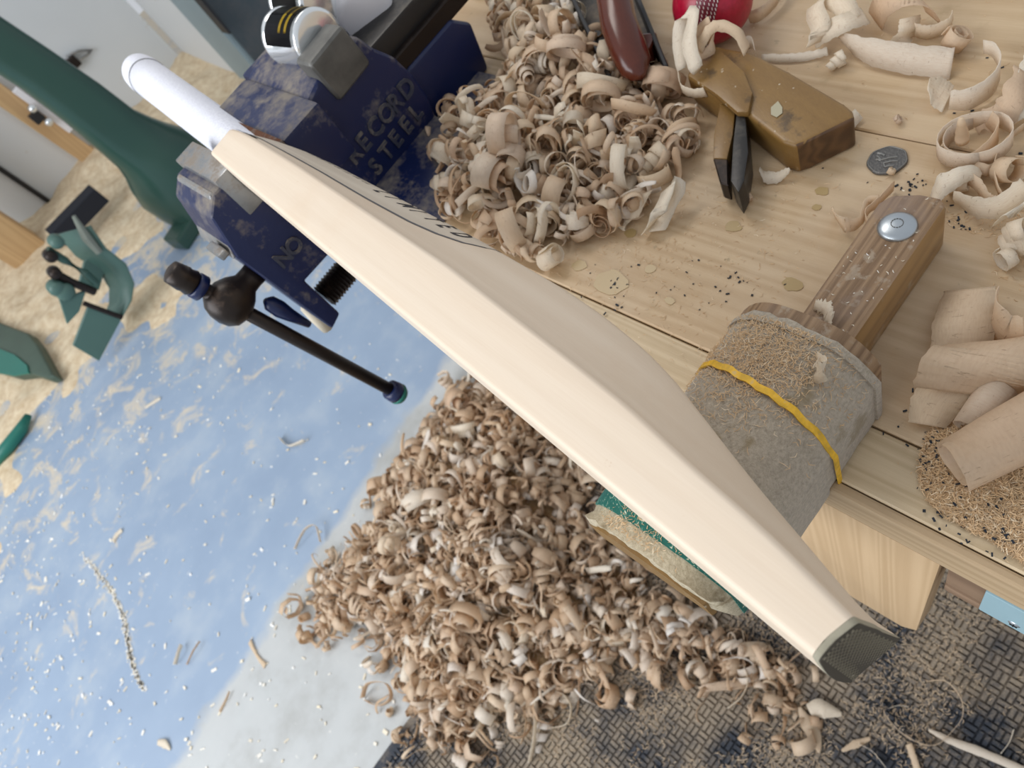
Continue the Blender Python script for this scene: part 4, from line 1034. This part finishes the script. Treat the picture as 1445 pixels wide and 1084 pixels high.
# lower right big ones
laid([(1356, 502), (1360, 455), (1368, 408)], [.003, .012, .010], [.034, .033, .028], 'broad flat pinkish shaving sheet right of the bolted arm', across_px=((1330, 462), (1392, 450)), n=16)
laid([(1408, 420), (1402, 445), (1418, 470), (1446, 478)], [.022, .020, .016, .020], [.028, .030, .030, .030], 'large curved grey pink shaving standing at the right edge', across=(.25, .1, .95), n=20)
laid([(1366, 556), (1380, 528), (1398, 498), (1414, 480), (1424, 490)], [.014, .026, .030, .022, .010], [.058, .060, .056, .05, .045], 'big cracked shaving folded over itself at the lower right', across_px=((1310, 557), (1425, 553)), n=22, jag=.0008, th=.0008)
laid([(1308, 600), (1322, 570), (1342, 545)], [.004, .010, .014], [.020, .028, .030], 'greyish pointed flap sticking out below the big cracked shaving', across=(.75, -.62, .15), n=12)
special(1388, 576, 'coil', ('axis', (1372, 596), (1404, 552), .12), 'short rolled tube below the big cracked shaving', r0=.006, r1=.010, turns=1.6, w=.030, h=.012)
special(1418, 622, 'coil', ('axis', (1370, 640), (1450, 606), .05), 'large pinkish rolled shaving lying on the sawdust at the right edge', r0=.010, r1=.018, turns=1.7, w=.060, h=.020, sc=1.0, taper=False)
laid([(1395, 580), (1420, 540), (1440, 500), (1450, 460)], [.010, .014, .016, .016], .016, 'yellow straight shaving strip leaning behind the big cracked one', across=(.6, -.6, .4))
# around ball and planes
laid([(962, 98), (958, 60), (965, 22), (978, 20), (972, 60), (982, 96), (985, 100)], [.034, .046, .060, .062, .054, .044, .038], [.008, .013, .012, .012, .013, .012, .005], 'long white shaving looped up in front of the red ball', across=(.7, -.35, .35))
laid([(985, 70), (1000, 44), (1015, 36), (1040, 46), (1054, 72)], [.044, .054, .056, .050, .036], .009, 'arched shaving bridging from the ball to the plane', across=(.5, .3, .7))
laid([(985, 60), (1004, 52), (1004, 68), (990, 76), (980, 62), (990, 40), (1002, 30)], [.046, .044, .040, .040, .046, .052, .056], .009, 'small ring shaped curl in front of the red ball', across=(.5, .3, .7))
laid([(958, 105), (962, 125), (980, 132), (995, 130)], [.034, .028, .026, .028], .010, 'white hooked shaving hanging at the left tip of the wooden plane')
laid([(1056, 26), (1075, 20), (1095, 0), (1105, -20)], [.006, .008, .010, .012], .013, 'curved tan shaving strip right of the red ball')
laid([(1045, 66), (1060, 60), (1066, 78)], [.008, .012, .008], .013, 'small folded shaving between the ball and the wooden plane')
laid([(1075, 84), (1110, 84), (1145, 80), (1168, 74)], [.002, .003, .003, .004], .007, 'long thin straight shaving lying right of the wooden plane', across=(.5, .6, .6))
laid([(1072, 238), (1082, 250), (1098, 250), (1114, 238)], [.010, .004, .004, .010], [.004, .010, .009, .003], 'white shaving sliver under the end of the wooden plane', across=(.6, .6, .4))
laid([(1196, 180), (1212, 160)], [.003, .006], .010, 'small white shaving corner peeking out behind the end of the wooden plane', across=(.7, .4, .5), n=4)
special(970, 200, 'coil', (60, 30, -40), 'white cup shaped curl left of the plane wedge', r0=.009, r1=.011, turns=1.0, w=.013, h=.01)
special(918, 178, 'coil', (75, 10, -20), 'cream coloured hoop curl in front of the metal plane', r0=.009, r1=.010, turns=1.2, w=.013, h=.01)
special(825, 250, 'coil', (18, -6, 10), 'large round ring of shaving in the middle of the bench heap', r0=.022, r1=.021, turns=1.25, w=.017, h=.016, sq=.7)
laid([(912, 325), (930, 300), (946, 262), (956, 268), (940, 300), (928, 326)], [.004, .018, .022, .018, .010, .003], .014, 'bright white bent shaving at the lower right end of the heap', across=(.75, -.35, .3))
laid([(868, 300), (885, 316), (900, 290), (912, 272)], [.004, .004, .014, .02], .013, 'pale bent strip left of the bright white shaving', across=(.7, -.4, .4))
special(862, 278, 'coil', (60, 0, 60), 'small pale curl at the lower edge of the heap', r0=.008, r1=.010, turns=.9, w=.012)
laid([(760, 375), (762, 340), (745, 300), (712, 290), (722, 320), (728, 350)], [.004, .016, .02, .016, .012, .010], .004, 'thin stringy shaving hoop in front of the heap', across=(.6, .1, .7))
laid([(735, 330), (760, 280), (800, 270), (815, 300), (800, 335)], [.010, .02, .022, .016, .010], .0035, 'very thin curved strand arching over the front of the heap', across=(.6, .1, .7))
special(780, 368, 'coil', (65, 15, 20), 'short white curl at the very front of the heap beside the bat', r0=.007, r1=.010, turns=1.3, w=.018)
laid([(720, 355), (735, 345), (752, 355), (770, 362)], [.006, .016, .010, .006], .014, 'pinkish shaving lying against the back of the bat', across=(.3, .3, .8))
laid([(1175, 300), (1190, 318), (1215, 312), (1225, 285), (1240, 280)], [.004, .010, .008, .008, .012], [.010, .012, .006, .006, .005], 'translucent looping shaving left of the bolt head', across=(.3, .5, .6))
laid([(1228, 322), (1222, 302), (1240, 285), (1262, 262)], [.008, .012, .010, .006], .009, 'tan bent shaving tucked against the arm beside the bolt')
special(1267, 166, 'coil', (40, 40, 0), 'tiny curl on the bare bench above the coin', r0=.002, r1=.004, turns=1.5, w=.004)
special(1258, 243, 'coil', (30, 30, 30), 'tiny tan curl touching the rim of the coin', r0=.0015, r1=.0035, turns=1.6, w=.004, h=.003)
special(1056, 276, 'coil', (40, 70, 0), 'tiny pink curl below the plane iron', r0=.002, r1=.004, turns=1.5, w=.005)
laid([(1150, 428), (1168, 440), (1172, 458)], [.046, .050, .047], [.006, .012, .004], 'torn white shaving scrap stuck on the wooden arm', across=(.7, .3, .5), jag=.002, base=BENCH)
laid([(1156, 480), (1175, 474), (1192, 468)], [.046, .047, .047], .003, 'short pale sliver lying across the wooden arm', across=(.3, .8, .3), n=6)
laid([(1152, 500), (1162, 520), (1150, 528), (1160, 508)], [.075, .078, .073, .076], [.003, .013, .009, .004], 'little white curl caught on the edge of the felt', across=(.7, .2, .6))

# ================================================================== DUST AND FIBRES (stuff)
def strands(bm, n, fn, lmin, lmax, wdt, r, up=.35):
    for _ in range(n):
        c = fn(r)
        if c is None: continue
        a = r.uniform(0, 2 * PI); L_ = r.uniform(lmin, lmax); d = Vector((math.cos(a), math.sin(a), r.uniform(-up, up))); s_ = Vector((-math.sin(a), math.cos(a), r.uniform(-.6, .6))).normalized() * wdt
        k = r.uniform(-.35, .35) * L_; m_ = c + Vector((-math.sin(a), math.cos(a), .3)) * k; p0, p2 = c - d * L_ / 2, c + d * L_ / 2
        for p_ in (p0, m_, p2):
            if p_.z < c.z - .001: p_.z = c.z - .0005
        v = [bm.verts.new(q_) for q_ in (p0 - s_ * .5, p0 + s_ * .5, m_ + s_, m_ - s_, p2 + s_ * .4, p2 - s_ * .4)]
        bm.faces.new((v[0], v[1], v[2], v[3])); bm.faces.new((v[3], v[2], v[4], v[5]))
# sawdust drift on the bench at the lower right
DR = [(at_z(*q, BENCH).x, at_z(*q, BENCH).y) for q in ((1296, 655), (1310, 610), (1350, 600), (1400, 590), (1480, 560), (1560, 640), (1560, 860), (1470, 822), (1440, 790), (1400, 765), (1345, 735), (1315, 712), (1300, 685))]
def dr_h(x, y):
    if not inpoly(x, y, DR): return 0
    return min(.007, seg_d(x, y, DR) * .28) * (.7 + .6 * noise.noise(Vector((x * 60, y * 60, 3))))
bm = NB(); N_ = 70; x0, x1, y0, y1 = .125, .30, -.12, .085; gridv = {}
x0 = min(p[0] for p in DR); x1 = max(p[0] for p in DR); y0 = min(p[1] for p in DR); y1 = max(p[1] for p in DR)
for i in range(N_):
    for j in range(N_):
        x, y = x0 + (x1 - x0) * i / (N_ - 1), y0 + (y1 - y0) * j / (N_ - 1); h_ = dr_h(x, y)
        gridv[i, j] = (bm.verts.new((x, y, BENCH + max(h_, 0) - .0004 + .0003)), h_)
for i in range(N_ - 1):
    for j in range(N_ - 1):
        q = [gridv[a] for a in ((i, j), (i + 1, j), (i + 1, j + 1), (i, j + 1))]
        if max(v_[1] for v_ in q) > .0004: bm.faces.new([v_[0] for v_ in q])
loose = [v_ for v_ in bm.verts if not v_.link_faces]; bmesh.ops.delete(bm, geom=loose, context='VERTS')
dd = empty('sawdust_drift', (.2, 0, BENCH), 'drift of coarse curly sawdust on the bench at the lower right corner', 'sawdust', kind='stuff')
tag(obj('dust_mound', bm, M['dust'], dd, True), kind='stuff')
def f_dr(r):
    for _ in range(20):
        x, y = r.uniform(x0, x1), r.uniform(y0, y1)
        if inpoly(x, y, DR): return Vector((x, y, BENCH + dr_h(x, y) + r.uniform(0, .0022)))
r = random.Random(8); bm = NB(); strands(bm, 16000, f_dr, .002, .0065, .00032, r); tag(obj('fibres', bm, M['fibre'], dd), kind='stuff')
# loose fibres over the bench, on felt, on arm
def f_bench(r):
    if r.random() < .5: x, y = r.gauss(.26, .07), r.gauss(.35, .10)
    elif r.random() < .5: x, y = r.gauss(.335, .02), r.gauss(.11, .025)
    else: x, y = r.uniform(.14, .6), r.uniform(-.1, .6)
    if x < .14 or x > .7 or y > .62 or y < -.2: return None
    if .10 < y < .21 and x < .335: return None
    return Vector((x, y, BENCH + .0003))
bm = NB(); strands(bm, 2600, f_bench, .0012, .005, .00025, r, .1); tag(obj('bench_fibres', bm, M['fibre']), 'fine loose wood fibres scattered over the bench top', 'sawdust', kind='stuff')
def felt_z(y): q = (y - .108) / .097; return .9015 + (.9725 - .9015) * (1 - abs(2 * q - 1) ** 3.2 * .42)
def f_felt(r):
    x = min(.186, max(.07, r.gauss(.165, .02))); y = min(.203, max(.110, r.gauss(.165, .022))); return Vector((x, y, felt_z(y) + r.uniform(.0004, .0018)))
bm = NB(); strands(bm, 2600, f_felt, .0015, .006, .00022, r, .4)
def f_pad(r):
    x = r.uniform(.029, .058); y = min(.203, max(.110, r.gauss(.18, .018))); return Vector((x, y, felt_z(y) + r.uniform(.0006, .0016)))
strands(bm, 700, f_pad, .001, .004, .00022, r, .4); tag(obj('wood_fibres', bm, M['fibre'], sup), kind='stuff')
def f_arm(r): return Vector((r.uniform(.20, .322), r.uniform(.136, .17), ZA + .0003))
bm = NB(); strands(bm, 50, f_arm, .0008, .003, .0003, r, .05); tag(obj('arm_dust', bm, M['white_chip'], sup), kind='stuff')
# black crumbs
bm = NB(); r = random.Random(21)
def crumb(bm, p_, s_): fast_box(bm, p_, (s_ * r.uniform(.8, 1.8), s_ * r.uniform(.5, .9), s_ * .5), rot=Euler((r.uniform(-.3, .3), r.uniform(-.3, .3), r.uniform(0, 3))).to_matrix())
for (cx, cy, sx, sy, n) in ((1350, 330, 14, 20, 45), (1300, 262, 22, 6, 22), (1290, 500, 20, 22, 18), (1270, 560, 30, 30, 16), (1310, 640, 10, 30, 26), (1360, 680, 30, 50, 40), (1400, 760, 25, 20, 20), (1250, 330, 90, 60, 10), (1000, 400, 60, 30, 26), (860, 410, 26, 18, 22), (1250, 620, 30, 20, 6), (1420, 130, 40, 60, 12)):
    for _ in range(n):
        p_ = at_z(r.gauss(cx, sx), r.gauss(cy, sy), BENCH)
        if .10 < p_.y < .21 and p_.x < .335: continue
        if p_.x < .138: continue
        z_ = BENCH + .0005 + (dr_h(p_.x, p_.y) + .0016 if inpoly(p_.x, p_.y, DR) else 0)
        crumb(bm, Vector((p_.x, p_.y, z_)), r.uniform(.0007, .0018))
tag(obj('black_crumbs', bm, M['black_crumb']), 'tiny black rubber crumbs scattered over the bench top', 'crumbs', kind='stuff')
# glue drops on the bench
drops = [(1035, 320, 9), (1118, 402, 10), (818, 375, 10), (862, 400, 22), (918, 380, 7), (1160, 270, 7), (1152, 293, 5), (945, 425, 6), (700, 300, 10), (890, 330, 8)]
gd = empty('glue_drops', at_z(950, 380, BENCH), 'dried amber glue drops on the bare bench below the heap', 'glue drops')
for (x_, y_, s_) in drops:
    p_ = at_z(x_, y_, BENCH); bm = NB(); rr = s_ * .00058
    pl = [Vector((p_.x + rr * math.cos(a) * r.uniform(.8, 1.15), p_.y + rr * 1.3 * math.sin(a) * r.uniform(.8, 1.15), BENCH + .0002)) for a in [k / 14 * 2 * PI for k in range(14)]]
    add_prism(bm, pl, (0, 0, .0003)); obj('drop', bm, m_glue if 'm_glue' in globals() else globals().setdefault('m_glue', m_plain('amber_glue', (.40, .28, .12), .3)), gd)

# ---- floor heap
FH = [(at_z(*q, 0).x, at_z(*q, 0).y) for q in ((690, 540), (740, 560), (820, 640), (860, 760), (960, 860), (1130, 960), (1090, 985), (980, 930), (880, 935), (790, 980), (730, 1010), (660, 1060), (610, 1040), (590, 970), (560, 900), (520, 870), (470, 880), (455, 840), (500, 790), (545, 740), (545, 690), (600, 620), (650, 570))]
def fh(x, y):
    if not inpoly(x, y, FH): return 0
    return min(.11, seg_d(x, y, FH) * .62) * (.75 + .5 * noise.noise(Vector((x * 7, y * 7, 5))))
fx0, fx1 = min(p[0] for p in FH), max(p[0] for p in FH); fy0, fy1 = min(p[1] for p in FH), max(p[1] for p in FH)
r = random.Random(33)
mnd = empty('floor_shavings_heap', ((fx0 + fx1) / 2, (fy0 + fy1) / 2, 0), 'deep packed mass of small shavings inside the heap on the floor below the bat', 'shavings', kind='stuff')
bm = NB(); N_ = 60; gv = {}
for i in range(N_):
    for j in range(N_):
        x, y = fx0 + (fx1 - fx0) * i / (N_ - 1), fy0 + (fy1 - fy0) * j / (N_ - 1); h_ = fh(x, y); gv[i, j] = (bm.verts.new((x, y, h_ * .75)), h_)
for i in range(N_ - 1):
    for j in range(N_ - 1):
        q = [gv[a] for a in ((i, j), (i + 1, j), (i + 1, j + 1), (i, j + 1))]
        if max(v_[1] for v_ in q) > .002: bm.faces.new([v_[0] for v_ in q])
bmesh.ops.delete(bm, geom=[v_ for v_ in bm.verts if not v_.link_faces], context='VERTS')
tag(obj('packed_core', bm, M['dust'], mnd, True), kind='stuff')
bm = NB(); uvl = bm.loops.layers.uv.new('UVMap'); cnt = 0
while cnt < 2900:
    x, y = r.uniform(fx0, fx1), r.uniform(fy0, fy1)
    if r.random() < .06:
        k_b = r.randrange(len(FH)); x, y = FH[k_b][0] + r.gauss(0, .035), FH[k_b][1] + r.gauss(0, .035)
        if y > 1.2: continue
    elif not inpoly(x, y, FH): continue
    pts, wd, wi = random_path(r, r.uniform(.9, 1.9)) if r.random() < .72 else wave_path(r.uniform(.05, .13), r.uniform(.003, .008), r, curl=.4)
    m = rrot(r).to_matrix(); zz = fh(x, y) * r.uniform(.6, 1.0)
    pts = [m @ p_ for p_ in pts]; wd = [m @ v_ for v_ in wd]; lo = min(p_.z for p_ in pts) - .004
    if len(pts) > 20: pts, wd, wi = pts[::2], wd[::2], wi[::2]
    ribbon(bm, [p_ + Vector((x, y, zz - lo)) for p_ in pts], wd, wi, uvl=uvl); cnt += 1
tag(obj('small_shavings', bm, M['shaving_stuff'], mnd), kind='stuff')
cnt = 0
while cnt < 62:
    x, y = r.uniform(fx0, fx1), r.uniform(fy0, fy1)
    if not inpoly(x, y, FH): continue
    me_, kd_ = r.choice(LIB); plc = 'on the upper part of the floor heap' if y > .95 else ('on the left part of the floor heap' if x < -.12 else ('on the floor heap under the felt support' if x > .02 else 'in the middle of the floor heap'))
    sc_ = r.uniform(1.1, 2.2); kd_ = ('small ' if sc_ < 1.5 else 'large ') + kd_
    put(me_, x, y, fh(x, y) * r.uniform(.9, 1.05) + .004, rrot(r), sc_, kd_ + ' shaving ' + plc, kd_ + ' shavings ' + plc); cnt += 1
# single ones lying about on the floor and the mat
def fl(pxs, zs, w, label, **k): return laid(pxs, zs, w, label, base=k.pop('base', 0.0), **k)
MZ = .0145
fl([(1308, 962), (1335, 962), (1355, 985), (1358, 1010), (1345, 1030), (1318, 1052), (1280, 1040), (1250, 1010), (1245, 985)], [.004, .02, .02, .015, .01, .006, .01, .012, .004], .007, 'big thin open loop of shaving on the mat at the lower right', base=MZ, n=34)
fl([(1310, 1030), (1340, 1045), (1380, 1060), (1450, 1090)], [.004] * 4, [.003, .011, .013, .012], 'long flat wood sliver at the bottom right edge', base=MZ, across=(.5, .8, .1))
fl([(1128, 998), (1138, 1020), (1150, 1040), (1156, 1062)], [.004] * 4, [.004, .022, .022, .004], 'leaf shaped flat chip on the mat', base=MZ, across=(.9, .1, .1))
fl([(1142, 1004), (1160, 1000), (1188, 1008)], [.006, .01, .006], [.02, .03, .006], 'wide pale wedge chip beside the leaf shaped chip', base=MZ, across=(.3, .9, .1))
fl([(1188, 1060), (1208, 1050), (1228, 1042)], [.004] * 3, [.004, .012, .004], 'small pointed splinter on the mat near the bottom edge', base=MZ, across=(.3, .9, .1))
fl([(1212, 1050), (1232, 1062), (1250, 1084)], [.006] * 3, .006, 'thin curved white shaving crossing the pointed splinter', base=MZ)
fl([(1412, 1064), (1424, 1048), (1430, 1030)], [.004, .008, .008], .014, 'short pale strip standing on the mat at the right edge', base=MZ)
fl([(1255, 1000), (1268, 996), (1282, 998)], [.003] * 3, .005, 'tiny white curl inside the big thin loop', base=MZ)
fl([(1282, 1050), (1290, 1072), (1296, 1090)], [.004] * 3, .01, 'narrow sliver at the bottom edge', base=MZ, across=(.9, .1, .2))
fl([(1028, 1000), (1046, 985), (1056, 962), (1050, 940)], [.005, .015, .02, .02], .012, 'upright pale curl at the right foot of the floor heap', base=MZ)
fl([(1050, 940), (1052, 915), (1048, 890)], [.004, .012, .012], .010, 'white narrow curl in front of the bat toe', base=MZ)
fl([(748, 1076), (755, 1040), (758, 990)], [.006, .02, .03], .016, 'tall straight pale strip at the bottom of the heap', base=MZ)
fl([(705, 1010), (715, 990), (735, 995), (742, 1020), (735, 1050)], [.006, .02, .02, .02, .01], .006, 'thin hoop shaving at the bottom of the heap', base=MZ)
fl([(775, 1028), (800, 1022), (806, 1000), (798, 982), (785, 976)], [.006, .01, .012, .02, .02], .011, 'hooked white shaving on the dark mat', base=MZ)
fl([(416, 775), (430, 748), (445, 742), (452, 765)], [.006, .02, .02, .012], .009, 'loose hoop shaving on the grey floor left of the heap')
fl([(395, 618), (408, 630), (430, 622)], [.006, .008, .012], .014, 'bent white shaving on the blue floor below the vise handle')
fl([(512, 985), (520, 965), (545, 965), (552, 985), (535, 996), (515, 988)], [.006, .02, .02, .02, .01, .006], .014, 'crumpled ring shaving on the grey floor below the heap')
fl([(594, 1050), (596, 1025), (612, 1022), (620, 1048), (605, 1066)], [.006, .02, .02, .02, .01], .009, 'oval hoop shaving near the bottom edge')
fl([(247, 938), (252, 920), (256, 910)], [.006, .015, .01], .012, 'white cigar shaped roll on the edge of the blue paint')
fl([(264, 938), (272, 920), (282, 905)], [.004, .012, .008], .006, 'brown twisted sliver beside the cigar shaped roll')
fl([(310, 1005), (318, 990), (324, 976)], [.004, .006, .006], .007, 'tan sliver on the grey floor', across=(.8, .3, .5))
fl([(222, 1048), (232, 1050), (240, 1058)], [.003, .005, .003], [.012, .02, .004], 'small white triangular chip near the bottom edge', across=(.4, .8, .1))
fl([(352, 905), (362, 925), (374, 940)], [.003] * 3, [.014, .006, .014], 'faint tan double chip on the grey floor', across=(.6, .6, .1))
fl([(160, 765), (165, 755), (172, 748)], [.004] * 3, .014, 'bright white chip on the blue floor', across=(.6, .6, .2))
fl([(205, 575), (216, 568), (226, 562)], [.004] * 3, .012, 'white flake on the blue floor below the green stand', across=(.5, .7, .2))
# small floor chips (uncountable)
bm = NB(); r = random.Random(44)
for _ in range(2600):
    px, py = r.uniform(-30, 560), r.uniform(480, 1100)
    dens = .12 + .88 * max(0, 1 - (px + (py - 480) * .2) / 330) ** 1.5
    if r.random() > dens: continue
    p_ = at_z(px, py, 0); s_ = r.uniform(.0025, .0075) * (1.3 if r.random() < .1 else 1)
    fast_box(bm, (p_.x, p_.y, .0012), (s_ * r.uniform(.8, 2.2), s_ * r.uniform(.5, 1), .0018), rot=Euler((r.uniform(-.3, .3), r.uniform(-.3, .3), r.uniform(0, 3))).to_matrix())
for k in range(500):   # dust filled crack in the paint
    q = r.random(); px = 118 + 100 * q + 14 * math.sin(q * 5); py = 785 + 190 * q; p_ = at_z(px + r.gauss(0, 2.0), py + r.gauss(0, 2), 0)
    fast_box(bm, (p_.x, p_.y, .001), (r.uniform(.002, .008), r.uniform(.002, .006), .0012), rot=Matrix.Rotation(r.uniform(0, 3), 3, 'Z'))
tag(obj('floor_chips', bm, M['white_chip']), 'fine pale wood chips sprinkled over the blue painted floor', 'chips', kind='stuff')
# fine fibres over the mat
bm = NB()
def f_mat(r):
    p_ = Vector((r.uniform(MX0 + .02, MX1 - .02), r.uniform(MY0 + .02, MY1 - .02), 0))
    if noise.noise(Vector((p_.x * 9, p_.y * 9, 2))) + .35 * noise.noise(Vector((p_.x * 40, p_.y * 40, 7))) < -.04 + r.uniform(-.25, .25): return None
    return Vector((p_.x, p_.y, .0148))
strands(bm, 75000, f_mat, .003, .010, .0006, r, .12); tag(obj('mat_fibres', bm, M['fibre_floor']), 'fine brown sawdust fibres strewn over the rubber mat', 'sawdust', kind='stuff')
# sawdust drift towards the wall
bm = NB(); N_ = 80; gv = {}; ax0, ax1, ay0, ay1 = -1.5, .9, 2.3, WY
for i in range(N_):
    for j in range(N_):
        x, y = ax0 + (ax1 - ax0) * i / (N_ - 1), ay0 + (ay1 - ay0) * j / (N_ - 1)
        h_ = .05 * (y - 2.80 - .25 * x) / 1.2 + .035 * noise.noise(Vector((x * 3, y * 3, 0))) + .02 * noise.noise(Vector((x * 9, y * 9, 0))) - .005
        gv[i, j] = bm.verts.new((x, y, min(h_, .12)))
for i in range(N_ - 1):
    for j in range(N_ - 1):
        q = [gv[a] for a in ((i, j), (i + 1, j), (i + 1, j + 1), (i, j + 1))]
        if max(v_.co.z for v_ in q) > 0: bm.faces.new(q)
bmesh.ops.delete(bm, geom=[v_ for v_ in bm.verts if not v_.link_faces], context='VERTS')
t = NT('wall_sawdust'); nn = t.noise(t.coord(), 28, 6, .7); t.bump(nn, .6, .01)
M['dust_far'] = t.out(t.ramp(nn, [(.35, (.60, .45, .28)), (.65, (.82, .69, .49))]), .9)
tag(obj('sawdust_bank', bm, M['dust_far'], None, True), 'bank of pale sawdust on the floor along the white wall', 'sawdust', kind='stuff')
